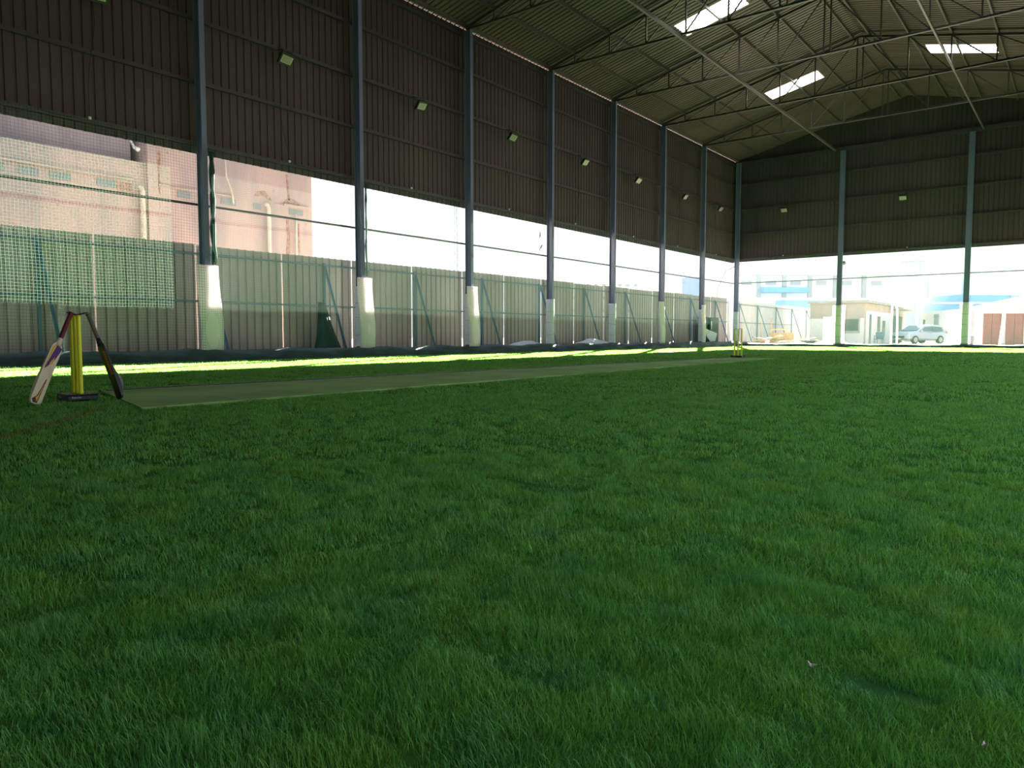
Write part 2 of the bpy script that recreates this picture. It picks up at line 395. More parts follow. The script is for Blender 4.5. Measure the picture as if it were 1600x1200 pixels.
# girts on walls (each run of channel between corners is one piece)
def channel(name, a, b, w_, h_, m, label, cat, group):
    o = MB().bar(a, b, w_, h_).build(name, m); return tag(o, label, cat, group)
names = ['lowest', 'second', 'third', 'fourth', 'top']
for i, z in enumerate((5.07, 6.50, 7.92, 9.33, 10.48)):
    channel('wall_girt', (-16.62, YN, z), (-16.62, YF, z), .07, .09, 'girt', '%s horizontal steel girt across the left sheeting, counted upwards' % names[i], 'wall girt', 'left wall girts')
    channel('wall_girt', (1.14, YN, z), (1.14, YF, z), .07, .09, 'girt', '%s horizontal steel girt of the unseen right side' % names[i], 'wall girt', 'right wall girts')
for i, z in enumerate((5.07, 6.50, 7.92, 9.36)):
    channel('wall_girt', (-16.5, 42.31, z), (1.0, 42.31, z), .07, .09, 'girt', '%s horizontal steel girt across the far end sheeting, counted upwards' % names[i], 'wall girt', 'far wall girts')
channel('eave_beam', (-16.5, 42.28, 10.56), (1.0, 42.28, 10.56), .12, .2, 'girt', 'deep steel beam across the far end below the gable', 'beam', None)
channel('opening_rail', (-16.56, YN, 3.66), (-16.56, YF, 3.66), .05, .05, 'girt', 'thin rail across the open strip of the left side', 'rail', 'rails across the openings')
channel('opening_rail', (-16.5, 42.2, 3.67), (1.0, 42.2, 3.67), .05, .05, 'girt', 'thin rail across the open strip of the far end', 'rail', 'rails across the openings')
channel('opening_rail', (1.1, YN, 3.66), (1.1, YF, 3.66), .05, .05, 'girt', 'thin rail across the open strip of the right side', 'rail', 'rails across the openings')

# ---------------------------------------------------------------- roof trusses and purlins
NODES = [1.19, 2.65, 4.10, 5.56, 7.02]
def make_truss():
    e = empty('roof_truss', (RIDGE, 0, 10.62)); H = 8.76
    MB().angle((-H, 0, 0), (H, 0, 0), .10, .02, up=(0, 0, 1)).build('bottom_chord', 'steel_dark', e)
    for s in (-1, 1):
        MB().bar((s * H, 0, .04), (0, 0, H * SLOPE), .09, .09).build('top_chord', 'steel_dark', e)
        prev = H - .05
        for d in NODES:
            x = H - d; zt = d * SLOPE
            MB().bar((s * x, 0, 0), (s * x, 0, zt), .05).build('web_post', 'steel_dark', e)
            MB().bar((s * (prev), 0.0, .02), (s * x, 0, zt), .042).build('web_diagonal', 'steel_dark', e) if d != NODES[0] else None
            prev = x
        MB().bar((s * prev, 0, .02), (s * .15, 0, H * SLOPE - .05), .042).build('web_diagonal', 'steel_dark', e)
        MB().bar((s * .11, 0, 0), (s * .11, 0, H * SLOPE - .03), .05).build('king_post', 'steel_dark', e)
    return e
T0 = make_truss(); ty = [-4.86, -0.18, 4.5] + LY
for k, y in enumerate(ty):
    t = T0 if k == 0 else copy_tree(T0)
    t.location = (RIDGE, y, 10.62)
    fromfar = len(ty) - k
    lab = {1: 'dark steel roof truss nearest the far gable wall', 2: 'second dark steel roof truss from the far gable wall',
           3: 'third dark steel roof truss from the far gable wall', 4: 'fourth dark steel roof truss from the far gable, just before a skylight',
           5: 'fifth dark steel roof truss from the far gable', 6: 'sixth dark steel roof truss from the far gable, over the top edge'}.get(fromfar, '%s dark steel roof truss behind and above the camera' % ORD[k])
    tag(t, lab, 'roof truss', 'roof trusses')
for s, nm in ((-1, 'left'), (1, 'right')):
    for i, d in enumerate([0.03] + NODES + [8.45]):
        x = RIDGE + s * (8.76 - d); z = roof_z(x) + .105
        o = MB().bar((x, YN, z), (x, YF, z), .06, .11).build('roof_purlin', 'steel_dark')
        tag(o, '%s roof purlin up from the eave on the %s slope' % (['lowest', 'second', 'third', 'fourth', 'fifth', 'sixth', 'topmost'][i], nm), 'purlin', '%s slope purlins' % nm)
o = MB()
o.add([(RIDGE + a, y, z) for y in (YN, YF) for a, z in ((-.3, 12.63 + .12), (0, 12.63 + .19), (.3, 12.63 + .12))], [(0, 1, 4, 3), (1, 2, 5, 4)])
tag(o.build('ridge_cap', 'roof'), 'folded metal cap strip along the underside of the ridge', 'ridge cap')
channel('longitudinal_tie', (-11.12, YN, 10.53), (-11.12, YF, 10.53), .08, .10, 'tube_light', 'light grey steel tie running lengthwise under the left truss halves', 'roof tie', 'lengthwise roof ties')
channel('longitudinal_tie', (-4.40, YN, 10.53), (-4.40, YF, 10.53), .06, .08, 'tube_light', 'light grey steel tie running lengthwise under the right truss halves', 'roof tie', 'lengthwise roof ties')

# ---------------------------------------------------------------- floodlights
def make_flood():
    e = empty('floodlight')
    b = MB()                                            # housing: shallow tray with fins
    b.box(-.19, .19, -.03, .04, -.155, .155)
    for k in range(9): b.box(-.17 + k * .042, -.16 + k * .042, .04, .075, -.12, .12)
    tl = (math.radians(42), 0, 0); h = b.build('housing', 'lamp_body', e, bevel=.006); h.rotation_euler = tl
    r = MB(); 
    for x0, x1, z0, z1 in ((-.145, .145, .085, .095), (-.145, .145, -.095, -.085), (-.145, -.135, -.095, .095), (.125, .145, -.095, .095)): r.box(x0, x1, -.038, -.03, z0, z1)
    r.build('reflector_rim', 'lamp_rim', e).rotation_euler = tl
    MB().box(-.135, .125, -.034, -.03, -.085, .085).build('lamp_glass', 'lamp_glass', e).rotation_euler = tl
    br = MB().bar((-.205, .01, 0), (-.205, .06, .24), .03, .008).bar((.205, .01, 0), (.205, .06, .24), .03, .008).bar((-.21, .06, .24), (.21, .06, .24), .03, .01)
    br.bar((0, .06, .24), (0, .34, .33), .03, .02)
    br.build('bracket', 'lamp_body', e)
    return e
F0 = make_flood(); fl = []
flY = [6.93, 11.40, 16.17, 20.67, 25.38, 29.81, 34.67, 39.15]
for k, y in enumerate(flY):
    f = F0 if k == 0 else copy_tree(F0)
    f.location = (-16.22, y, 7.56)
    f.rotation_euler = (0, math.radians(4 if k % 2 else -5), math.radians(90))
    lab = ['floodlight cut off by the top edge of the photo at the left', 'floodlight highest up in view, between the two nearest left columns', 'floodlight between the second and third left columns',
           'floodlight with a greenish panel between the third and fourth left columns', 'floodlight between the fourth and fifth left columns', 'floodlight between the fifth and sixth left columns',
           'floodlight between the sixth and last left columns', 'floodlight in the last left bay next to the corner'][k]
    tag(f, 'black ' + lab, 'floodlight', 'floodlights along the walls'); fl.append(('x', -16.55, y))
for x in (-13.66, -7.73):
    f = copy_tree(F0); f.location = (x, 41.85, 7.58); f.rotation_euler = (0, 0, 0)
    tag(f, 'black floodlight on the far end wall ' + ('near the left corner' if x < -10 else 'right of the middle column'), 'floodlight', 'floodlights along the walls'); fl.append(('y', 42.22, x))
# hanging supply cables, each drooping to the lowest girt
for k, (ax, c, u) in enumerate(fl):
    pts = []; L_ = 9
    for i in range(L_ + 1):
        t = i / L_; du = .05 * math.sin(t * 7 + k) + (.22 * t * t if k % 2 else -.15 * t * t)
        z = 7.7 - (7.7 - 5.12) * t
        p = c + (.02 * math.sin(t * 3)); pts.append((p, u + du, z) if ax == 'x' else (u + du, p - .02, z))
    ex = []
    for i in range(1, 9):
        t = i / 8; q = pts[-1]; du = (q[1] if ax == 'x' else q[0]) + 1.1 * t * (1 if k % 2 else -1)
        z = 5.12 - .06 * math.sin(t * math.pi); ex.append((c, du, z) if ax == 'x' else (du, c - .02, z))
    e = empty('power_cable', pts[-1], label='thin black cable hanging from the ' + ['floodlight cut off at the top left', 'highest floodlight in view', 'second highest floodlight in view', 'greenish floodlight', 'fourth floodlight from the corner',
        'third floodlight from the corner', 'second left wall floodlight from the corner', 'left wall floodlight beside the corner', 'left floodlight of the far wall', 'right floodlight of the far wall'][k], cat='cable', group='floodlight cables')
    o0 = pts[-1]
    loc = lambda P_: [(p[0] - o0[0], p[1] - o0[1], p[2] - o0[2]) for p in P_]
    MB().tube(loc(pts), .009, 5).build('drop_cable', 'cable', e)
    MB().tube(loc(ex), .012, 5).build('run_cable', 'cable', e)
    MB().box(-.02, .02, -.03, .03, -.03, .03).build('junction_clip', 'silver', e, bevel=.01)

# small camera on the far middle column
e = empty('security_camera', (-10.44, 41.8, 4.46), label='small grey dome camera hung beside the far end column', cat='camera')
MB().tube([(0, 0, .1), (0, 0, .04), (.02, -.02, -.02), (.03, -.03, -.09)], [.05, .09, .10, .06], 12).build('housing', 'strap', e, smooth=True)
MB().bar((0, 0, .08), (-.15, .3, .12), .03).build('arm', 'hazegrey', e)

# ---------------------------------------------------------------- netting
def net(name, axis, c, u0, u1, z0, z1, m, label, wav=.012):
    b = MB(); nu = max(2, int((u1 - u0) / .5)); nz = 8; uv = []
    for i in range(nu + 1):
        for k in range(nz + 1):
            u = u0 + (u1 - u0) * i / nu; z = z0 + (z1 - z0) * k / nz
            p = c + wav * math.sin(u * 1.9 + z) * (1 - k / nz); b.v.append((p, u, z) if axis == 'x' else (u, p, z)); uv.append((u + .01 * math.sin(z * 3), z + .012 * math.sin(u * 2.2)))
    for i in range(nu):
        for k in range(nz):
            a = i * (nz + 1) + k; b.f.append((a, a + nz + 1, a + nz + 2, a + 1))
    o = b.build(name, m); me = o.data; L_ = me.uv_layers.new(name='UVMap')
    for lp in me.loops: L_.data[lp.index].uv = uv[lp.vertex_index]
    return tag(o, label, 'netting', 'nets closing the open sides')
net('netting', 'x', -16.17, YN, 9.05, .2, 5.0, 'net_wide', 'wide green netting left of the nearest column, in front of the stained building')
net('netting', 'x', -16.17, 9.05, 42.1, .2, 5.0, 'net_fine', 'fine green netting along the left side from the nearest column to the corner')
net('netting', 'y', 41.98, -16.0, 1.0, .15, 5.0, 'net_end', 'thin netting across the far end opening')
# gathered net selvedge hanging beside the first columns
for y, r, lab in ((9.33, .06, 'dark green gathered net hanging right of the nearest column'), (13.97, .03, 'dark green gathered net hanging right of the second left column')):
    pts = [(-16.26 + .006 * math.sin(i), y + .008 * math.sin(i * 1.3), 2.27 + 2.6 * i / 12) for i in range(13)]
    tag(MB().tube(pts, [r * (1 + .25 * math.sin(i * 2.1)) for i in range(13)], 7).build('gathered_net', 'greencloth', smooth=True), lab, 'netting', 'gathered nets beside columns')

for pts, lab in (([(-16.165, 22.25, 4.45), (-16.155, 22.21, 4.38), (-16.165, 22.23, 4.30), (-16.165, 22.18, 4.22)], 'upper of two small dark rags on the net beside the fourth left column'),
                 ([(-16.165, 22.40, 3.98), (-16.155, 22.32, 3.95), (-16.165, 22.28, 3.87), (-16.155, 22.20, 3.82), (-16.165, 22.22, 3.74)], 'lower of two small dark rags on the net beside the fourth left column')):
    tag(MB().tube(pts, [.008, .018, .022, .012] + [.008] * (len(pts) - 4), 6).build('rag_scrap', 'rubber', smooth=True), lab, 'rag', 'rags caught on the net')

# ---------------------------------------------------------------- foam wraps and boards
def wrap(x, y, rot, lab, z0=.3, z1=2.0, m='foam_blue'):
    e = empty('foam_wrap', (x, y, z0), rot, label=lab, cat='foam padding', group='foam wraps round column feet')
    b = MB(); n = 16; rows = 12; H = z1 - z0
    for i in range(rows + 1):
        for k in range(n):
            a = 2 * math.pi * k / n; rx, ry = .150, .105
            q = (abs(math.cos(a)) ** 5 + abs(math.sin(a)) ** 5) ** (-1 / 5)
            ww = 1 + random.uniform(-.03, .03)
            b.v.append((rx * q * math.cos(a) * ww, ry * q * math.sin(a) * ww, H * i / rows))
    for i in range(rows):
        for k in range(n): b.f.append((i * n + k, i * n + (k + 1) % n, (i + 1) * n + (k + 1) % n, (i + 1) * n + k))
    b.f.append(tuple(rows * n + k for k in range(n)))
    b.build('foam_jacket', m, e, smooth=True)
    for z in (.32, .80, 1.25):
        s_ = MB(); 
        for dz in (-.006, .006):
            for k in range(n):
                a = 2 * math.pi * k / n; q = (abs(math.cos(a)) ** 5 + abs(math.sin(a)) ** 5) ** (-1 / 5)
                s_.v.append((.160 * q * math.cos(a), .115 * q * math.sin(a), z * H / 1.7 + dz + .03 * math.sin(a + z * 5)))
        for k in range(n): s_.f.append((k, (k + 1) % n, n + (k + 1) % n, n + k))
        s_.build('binding_strap', 'strap', e)
    return e
WL = ['', 'grey foam wrap round the foot of the second left column', 'grey foam wrap round the foot of the third left column', 'grey foam wrap round the foot of the fourth left column, no board beside it',
      'grey foam wrap round the foot of the fifth left column, no board beside it', 'grey foam wrap round the foot of the sixth left column', 'grey foam wrap round the foot of the last left column before the corner']
for k in range(1, 7): wrap(-16.40, LY[k], 0, WL[k])
wrap(-16.40, 42.12, 0, 'grey foam wrap round the foot of the corner column')
wrap(-10.71, 42.12, 0, 'greenish foam wrap round the middle column of the far end', .15, 2.25, 'foam')
wrap(-4.84, 42.12, 0, 'greenish foam wrap round the right column of the far end', .15, 2.25, 'foam')
def board(x, y, wdt, rot, lab, z0=.24, h=2.0, lean=0.0):
    """tall thick foam board bent a little along its height"""
    b = MB(); nu, nz, t = 6, 14, .045
    for side in (0, 1):
        for i in range(nz + 1):
            f = i / nz
            for k in range(nu + 1):
                g = k / nu - .5
                px = g * wdt + lean * (1 - f) + .025 * math.sin(f * 5) * (1 if g > 0 else .5)
                py = (t if side else 0) + .05 * math.cos(g * 2.6) - .05 + .02 * math.sin(f * 6)
                b.v.append((py, px, f * h))
    W = nu + 1; Nn = W * (nz + 1)
    for i in range(nz):
        for k in range(nu):
            a = i * W + k; b.f.append((a, a + 1, a + W + 1, a + W)); b.f.append((Nn + a, Nn + a + W, Nn + a + W + 1, Nn + a + 1))
        for k in (0, nu):
            a = i * W + k; b.f.append((a, a + W, Nn + a + W, Nn + a))
    for i in (0, nz):
        for k in range(nu):
            a = i * W + k; b.f.append((a, a + 1, Nn + a + 1, Nn + a))
    o = b.build('foam_board', 'foam', smooth=True); o.location = (x, y, z0); o.rotation_euler = (0, 0, rot)
    return tag(o, lab, 'foam board', 'white foam boards standing at the columns')
board(-16.225, 9.17, .54, 0, 'widest white foam board, standing at the foot of the nearest column', lean=.06)
board(-16.225, 13.90, .52, 0, 'white foam board at the foot of the second left column', lean=.06)
board(-16.225, 18.52, .50, 0, 'white foam board at the foot of the third left column', lean=.09)
board(-16.225, 32.28, .52, 0, 'white foam board at the foot of the sixth left column', lean=.12)
board(-16.225, 37.18, .42, 0, 'white foam board at the foot of the last left column before the corner', lean=.03)
board(-10.78, 42.40, .66, math.pi / 2, 'bright white foam board behind the middle column of the far end', z0=.15, h=2.1)
board(-4.88, 42.40, .52, math.pi / 2, 'bright white foam board behind the right column of the far end', z0=.15, h=2.1)

# ---------------------------------------------------------------- boundary fence of ribbed sheets
def fence(name, P0, P1, gaps, posts, label, ztop=2.9, z0=.20, inward=1, w_gap=.034, sheetm='fence', brace_m='brace'):
    P0 = Vector((*P0, 0)); P1 = Vector((*P1, 0)); Ld = (P1 - P0).length; d = (P1 - P0).normalized(); nrm = Vector((d.y, -d.x, 0)) * inward
    e = empty(name, (P0.x, P0.y, 0), 0, label=label, cat='fence')
    cuts = [0] + gaps + [Ld]
    for i in range(len(cuts) - 1):
        a = cuts[i] + w_gap / 2; b_ = cuts[i + 1] - w_gap / 2
        pr = corr(a, b_, .235, .045); q = MB(); tilt = random.uniform(-.03, .03)
        for u, dd in pr:
            p = d * u - nrm * (dd + .0)
            q.v.append((p.x, p.y, z0 + random.uniform(0, .02))); q.v.append((p.x, p.y, ztop + tilt + (.02 if dd else 0)))
        for j in range(len(pr) - 1): q.f.append((2 * j, 2 * j + 2, 2 * j + 3, 2 * j + 1))
        q.build('sheet_panel', sheetm, e)
    for z in (1.47, 2.66):
        a = nrm * .035; q = MB().bar((a.x, a.y, z), tuple((d * Ld + a) + Vector((0, 0, z))), .04, .05); q.build('rail', 'rail', e)
    for u in posts:
        p = d * u + nrm * .085
        MB().angle((p.x, p.y, z0 - .1), (p.x, p.y, 2.72), .065).build('post', brace_m, e)
        t_ = p + nrm * .04; bt = p + nrm * .80 + d * .12
        MB().angle((t_.x, t_.y, 2.62), (bt.x, bt.y, .24), .055).build('brace', brace_m, e)
    return e
FY0 = -3.0
gl = [g - FY0 for g in (-.1, 2.4, 4.85, 7.3, 9.72, 12.23, 14.69, 17.22, 19.72, 22.1, 24.54, 26.98, 29.5, 31.85, 34.3, 36.8, 39.2, 41.7)]
fence('sheet_fence', (-17.8, FY0), (-17.8, 44.2), gl, [g - FY0 for g in (-1, 2.6, 6.13, 9.9, 13.6, 17.28, 20.71, 24.31, 27.68, 31.38, 35.0, 38.75, 42.2)], 'ribbed metal sheet fence running behind the left side columns')
fence('sheet_fence', (-18.2, 47.0), (-18.75, 67.5), [2.4 * k for k in range(1, 9)], [.1, 3.76, 7.9, 11.9, 16.05, 19.8], 'pale continuation of the ribbed fence beyond the far left corner, above the timber heap', sheetm='fence_pale')
tag(MB().tube([(-17.75, 44.35, 0), (-17.75, 44.35, 2.8)], .12, 12).build('fence_end_post', 'white', smooth=True), 'white round post closing the left fence behind the corner column', 'post')

# green netting draped on a fence brace
e = MB(); n = 20
for i in range(11):
    f = i / 10; wv = .10 + .30 * f ** 1.3
    for k in range(n):
        a = 2 * math.pi * k / n; r = wv * (1 + .22 * math.sin(a * 6 + f * 2)); e.v.append((-17.35 + .20 * f + r * .45 * math.cos(a), 13.22 + r * math.sin(a) * .95 + .05 * f, 1.55 - 1.3 * f))
for i in range(10):
    for k in range(n): e.f.append((i * n + k, i * n + (k + 1) % n, (i + 1) * n + (k + 1) % n, (i + 1) * n + k))
e.f.append(tuple(range(n)))
tag(e.build('draped_net', 'greencloth', smooth=True), 'dark green net bundle hanging in folds on a fence brace', 'netting')

# loose foam sheets lying on the plinth
def heap(name, x, y, lx, ly, h, m, lab, cat, seed, grp=None, z0=.22):
    R_ = random.Random(seed); b = MB(); nx, ny = 6, 18
    for i in range(nx + 1):
        for k in range(ny + 1):
            u = i / nx * 2 - 1; v = k / ny * 2 - 1; e_ = max(0, 1 - abs(u) ** 2.5) * max(0, 1 - abs(v) ** 1.6)
            b.v.append((x + u * lx / 2, y + v * ly / 2 + R_.uniform(-.02, .02), z0 + h * e_ * (1 + R_.uniform(-.15, .15)) + (.0)))
    for i in range(nx):
        for k in range(ny): a = i * (ny + 1) + k; b.f.append((a, a + ny + 1, a + ny + 2, a + 1))
    return tag(b.build(name, m), lab, cat, grp)
heap('foam_sheet', -16.75, 22.2, .6, 2.3, .19, 'foam_blue', 'pale crumpled foam sheet lying left of the fourth left column foot', 'foam sheet', 1, 'loose foam sheets on the plinth')
heap('foam_sheet', -16.75, 26.9, .6, 3.0, .26, 'foam_blue', 'pale crumpled foam sheet lying left of the fifth left column foot', 'foam sheet', 2, 'loose foam sheets on the plinth')
b = MB().prism([(-16.7, 38.5, 1.0), (-16.66, 38.9, .92), (-16.7, 40.15, .74), (-16.72, 39.85, .22), (-16.72, 39.2, .3), (-16.7, 38.75, .55)], (-.04, 0, 0))
tag(b.build('foam_offcut', 'foam_blue'), 'pale foam offcut leaning beside the last left column before the corner', 'foam sheet')
e = empty('metal_cabinet', (-17.2, 40.0, .22), label='dark green open metal cabinet behind the leaning foam offcut', cat='cabinet')
b = MB().box(-.3, .3, -.85, -.80, 0, 1.42).box(-.3, .3, .72, .77, 0, 1.42).box(-.3, .3, -.85, .77, 1.38, 1.43).box(-.3, .3, -.85, .77, 0, .06).box(-.32, -.29, -.85, .77, 0, 1.42)
b.build('carcass', 'dgreen', e)
MB().box(.28, .31, -.35, .77, .02, 1.4).build('door', 'dgreen', e); MB().box(.312, .325, -.30, -.22, .75, 1.2).build('notice', 'white', e)

# ---------------------------------------------------------------- pitch mat
ms = MB(); NR = 60
for i in range(NR + 1):
    f = i / NR; y = 2.75 + (18.9 - 2.75) * f
    xl = -8.10 + .62 * f; xr = -5.93 + (-6.33 + 5.93) * f
    for k in range(13):
        x = xl + (xr - xl) * k / 12; ms.v.append((x, y + .6 * (1 - k / 12) * (1 - f), .020 + .001 * math.sin(x * 9 + y * 3)))
for i in range(NR):
    for k in range(12): a = i * 13 + k; ms.f.append((a, a + 1, a + 14, a + 13))
# rim so that it has thickness
nb = len(ms.v)
rim = [i * 13 for i in range(NR + 1)] + [NR * 13 + k for k in range(1, 13)] + [i * 13 + 12 for i in range(NR - 1, -1, -1)] + [k for k in range(11, 0, -1)]
for j in rim: v = ms.v[j]; ms.v.append((v[0], v[1], 0.0))
for j in range(len(rim)): ms.f.append((rim[j], rim[(j + 1) % len(rim)], nb + (j + 1) % len(rim), nb + j))
pm = empty('pitch_mat', (0, 0, 0), label='pale green cricket pitch mat running between the two sets of stumps', cat='pitch mat')
ms.build('pile', 'mat', pm)
MB().box(-6.9, -5.95, 3.70, 3.71, .0215, .0235).build('crease_line', 'white', pm)
MB().box(-7.45, -6.40, 17.6, 17.63, .0215, .0235).build('crease_line', 'white', pm)
# dark edge binding along the far long side of the mat
b = MB()
b.add([(-8.17, 3.4, .004), (-8.10, 3.4, .026), (-7.55, 18.9, .004), (-7.48, 18.9, .026)], [(0, 1, 3, 2)])
b.add([(-8.11, 3.4, .0), (-8.07, 3.4, .0), (-8.07, 3.4, .030), (-8.11, 3.4, .030), (-7.51, 18.9, .0), (-7.47, 18.9, .0), (-7.47, 18.9, .030), (-7.51, 18.9, .030)],
      [(0, 1, 2, 3), (4, 7, 6, 5), (0, 4, 5, 1), (1, 5, 6, 2), (2, 6, 7, 3), (3, 7, 4, 0)])
b.build('edge_binding', 'rubber', pm)

# ---------------------------------------------------------------- stumps
def make_stumps():
    e = empty('stump_set')
    b = MB()
    L_, W_ = .152, .125
    b.box(-L_, L_, -W_, W_, -.01, .03)
    b.box(-L_ + .02, L_ - .02, -W_ + .02, W_ - .02, .03, .043)
    for s in (-1, 1): b.box(-L_, L_, s * W_ - .02 if s > 0 else -W_, W_ if s > 0 else -W_ + .02, .03, .047)
    base = b.build('base', 'rubber', e, bevel=.006)
    MB().box(-L_ + .04, L_ - .04, -.06, -.055, .043, .05).box(-L_ + .04, L_ - .04, .055, .06, .043, .05).build('rib', 'silver', base)
    # short script-like maker's mark on the two faces towards the bowler's side
    mk = MB()
    for i, (dx, h) in enumerate(((0, .014), (.012, .009), (.022, .011), (.033, .008), (.043, .010), (.054, .008), (.064, .012))):
        mk.box(L_ + .0005, L_ + .0015, -.09 + dx, -.084 + dx, .010, .010 + h)
        mk.box(-.09 + dx, -.084 + dx, -W_ - .0015, -W_ - .0005, .010, .010 + h)
    mk.build('maker_mark', 'silver', base)
    for k in (-1, 0, 1):
        x = k * .0965
        s_ = MB().tube([(x, 0, .04), (x, 0, .06), (x, 0, .72), (x, 0, .745), (x, 0, .75)], [.021, .0195, .0185, .0175, .012], 14)
        st = s_.build('stump', 'yellow', e, smooth=True)
        MB().tube([(x, 0, .745), (x, 0, .757)], .008, 10).build('stump_tip', 'rubber', st)
    return e
def bail(loc, rz, tilt, lab):
    pts = [(-.055, 0, 0), (-.045, 0, 0), (-.04, 0, 0), (-.015, 0, .0), (0, 0, 0), (.025, 0, 0), (.03, 0, 0), (.055, 0, 0)]
    o = MB().tube(pts, [.004, .0045, .008, .009, .0065, .008, .0045, .004], 10).build('bail', 'rubber', smooth=True)
    o.location = loc; o.rotation_euler = (0, tilt, rz); return tag(o, lab, 'bail', 'black bails')
s1 = make_stumps(); s1.location = (-7.22, 2.78, .026); s1.rotation_euler = (0, 0, math.radians(-4))
tag(s1, 'fluorescent yellow stumps on a black base between the two leaning bats', 'stumps', 'cricket stumps')
s2 = copy_tree(s1); s2.location = (-7.40, 19.2, .02); s2.rotation_euler = (0, 0, math.radians(0))
tag(s2, 'small far set of three yellow stumps at the other end of the pitch mat', 'stumps', 'cricket stumps')
bail((-7.17, 2.75, .787), math.radians(60), .25, 'black bail lying on the near stumps beside the red handle')
bail((-7.20, 2.83, .79), math.radians(75), -.3, 'black bail lying on the near stumps beside the grey handle')
bail((-7.45, 19.2, .783), 0, 0, 'black bail on the left of the far stumps'); bail((-7.345, 19.2, .783), 0, 0, 'black bail on the right of the far stumps')

# ---------------------------------------------------------------- bats
def bat(toe, top, nrm, grip_m, blade_m, lab, kind):
    toe = Vector(toe); top = Vector(top); a = (top - toe).normalized(); Lb = (top - toe).length
    n = Vector(nrm); n = (n - a * n.dot(a)).normalized(); wv = a.cross(n).normalized()     # n = face normal, wv across the blade
    e = empty('cricket_bat', toe, label=lab, cat='cricket bat', group='cricket bats against the near stumps')
    P = lambda w_, d_, s_: wv * w_ + n * d_ + a * s_
    BL = Lb * .655; b = MB()
    st = []
    for i in range(25):
        f = i / 24; s_ = BL * f
        thick = .022 + .052 * math.exp(-((f - .27) / .20) ** 2) + .012 * max(0, 1 - abs(f - .5) / .5)
        edge = .018 + .020 * math.exp(-((f - .30) / .22) ** 2)
        hw = .056
        if f < .06: hw = .054 * (.72 + .28 * math.sin(f / .06 * math.pi / 2)); 
        if f > .93: hw = .054 - .030 * ((f - .93) / .07) ** 1.5
        if f < .03: thick *= .8
        bow = -.012 * (1 - f) * f * 4 * 0 + .014 * (1 - f) ** 3   # toe sweeps slightly forward
        st.append((s_, hw, thick, min(edge, thick * .95), bow))
    K = 10
    for s_, hw, t, ed, bow in st:
        ring = [(-hw, -.003), (-hw * .5, 0), (hw * .5, 0), (hw, -.003), (hw, -ed), (hw * .72, -ed - (t - ed) * .25), (hw * .22, -t), (-hw * .22, -t), (-hw * .72, -ed - (t - ed) * .25), (-hw, -ed)]
        for w_, d_ in ring: b.v.append(tuple(P(w_, d_ + bow, s_)))
    for i in range(len(st) - 1):
        for k in range(K): b.f.append((i * K + k, i * K + (k + 1) % K, (i + 1) * K + (k + 1) % K, (i + 1) * K + k))
    b.f.append(tuple(range(K))[::-1]); b.f.append(tuple((len(st) - 1) * K + k for k in range(K)))
    bl = b.build('blade', blade_m, e, smooth=False, bevel=.002)
    # splice: neck merging into the handle
    nk = MB(); nk.tube([P(0, -.012, BL - .03), P(0, -.011, BL + .012), P(0, -.011, BL + .05)], [.030, .023, .018], 14)
    nk.build('splice', blade_m, e, smooth=True)
    g = MB(); pts = []; rr = []
    G0 = BL + .045; n_ = 46
    for i in range(n_ + 1):
        s_ = G0 + (Lb - G0) * i / n_; pts.append(P(0, -.011, s_)); rr.append(.0185 + (.0012 if i % 2 else 0) + (.0035 if i > n_ - 4 else 0))
    g.tube(pts, rr, 14); g.build('grip', grip_m, e, smooth=True)
    MB().tube([P(0, -.011, Lb), P(0, -.011, Lb + .004)], .018, 14).build('end_cap', 'wood', e, smooth=True)
    def bow_at(s_):
        f = s_ / BL; return .014 * (1 - f) ** 3
    def decal(name, poly, m, off=.0008):
        q = MB(); up = [P(w_, bow_at(s_) + off, s_) for w_, s_ in poly]; n0 = len(up)
        q.add(up, [tuple(range(n0))]); q.build(name, m, bl)
    if kind == 1:
        # printed panel near the shoulder, swoosh near the toe
        decal('purple_panel', [(-.012, BL - .035), (.046, BL - .045), (.046, BL - .06), (.0, BL - .225), (-.040, BL - .265), (-.012, BL - .1)][:0] or [(.050, BL - .04), (-.012, BL - .03), (-.046, BL - .25), (-.040, BL - .252), (-.008, BL - .21), (.012, BL - .19)], 'purple')
        decal('white_stripe', [(-.018, BL - .03), (-.044, BL - .045), (-.047, BL - .22), (-.044, BL - .22)], 'gold')
        decal('yellow_emblem', [(.010, BL - .13), (.018, BL - .18), (-.006, BL - .205), (-.016, BL - .235), (-.012, BL - .19)], 'gold', .0014)
        decal('brown_swoosh', [(.014, .235), (.022, .235), (.016, .085), (.010, .012), (-.030, .008), (-.050, .035), (-.022, .065), (-.012, .085)], 'brownmark')
        decal('yellow_swoosh', [(.012, .19), (.0145, .18), (.007, .085), (.002, .022), (-.020, .055), (-.004, .08)], 'gold', .0014)
        decal('brown_bar', [(-.028, .05), (-.004, .018), (-.001, .024), (-.022, .055)], 'brownmark', .002)
    else:
        # side decals: orange band with black lettering strokes along the visible edge of the face
        sgn = DEC
        def side(name, pts_, m, off):
            q = MB(); n0 = len(pts_)
            q.add([P(w_, bow_at(s_) + off, s_) for w_, s_ in pts_], [tuple(range(n0))]); q.build(name, m, bl)
        side('orange_band', [(sgn * .052, BL - .08), (sgn * .012, BL - .08), (sgn * .012, BL - .30), (sgn * .052, BL - .32)], 'orange', .0008)
        for i in range(9):
            s_ = BL - .105 - i * .022
            side('black_letter', [(sgn * .045, s_), (sgn * .020, s_), (sgn * .020, s_ - .008 - .005 * (i % 2)), (sgn * .034, s_ - .004), (sgn * .045, s_ - .011)], 'bat_black', .0015)
        side('red_band', [(sgn * .026, BL - .005), (-sgn * .026, BL - .005), (-sgn * .034, BL - .028), (sgn * .034, BL - .028)], 'red', .0008)
    return e
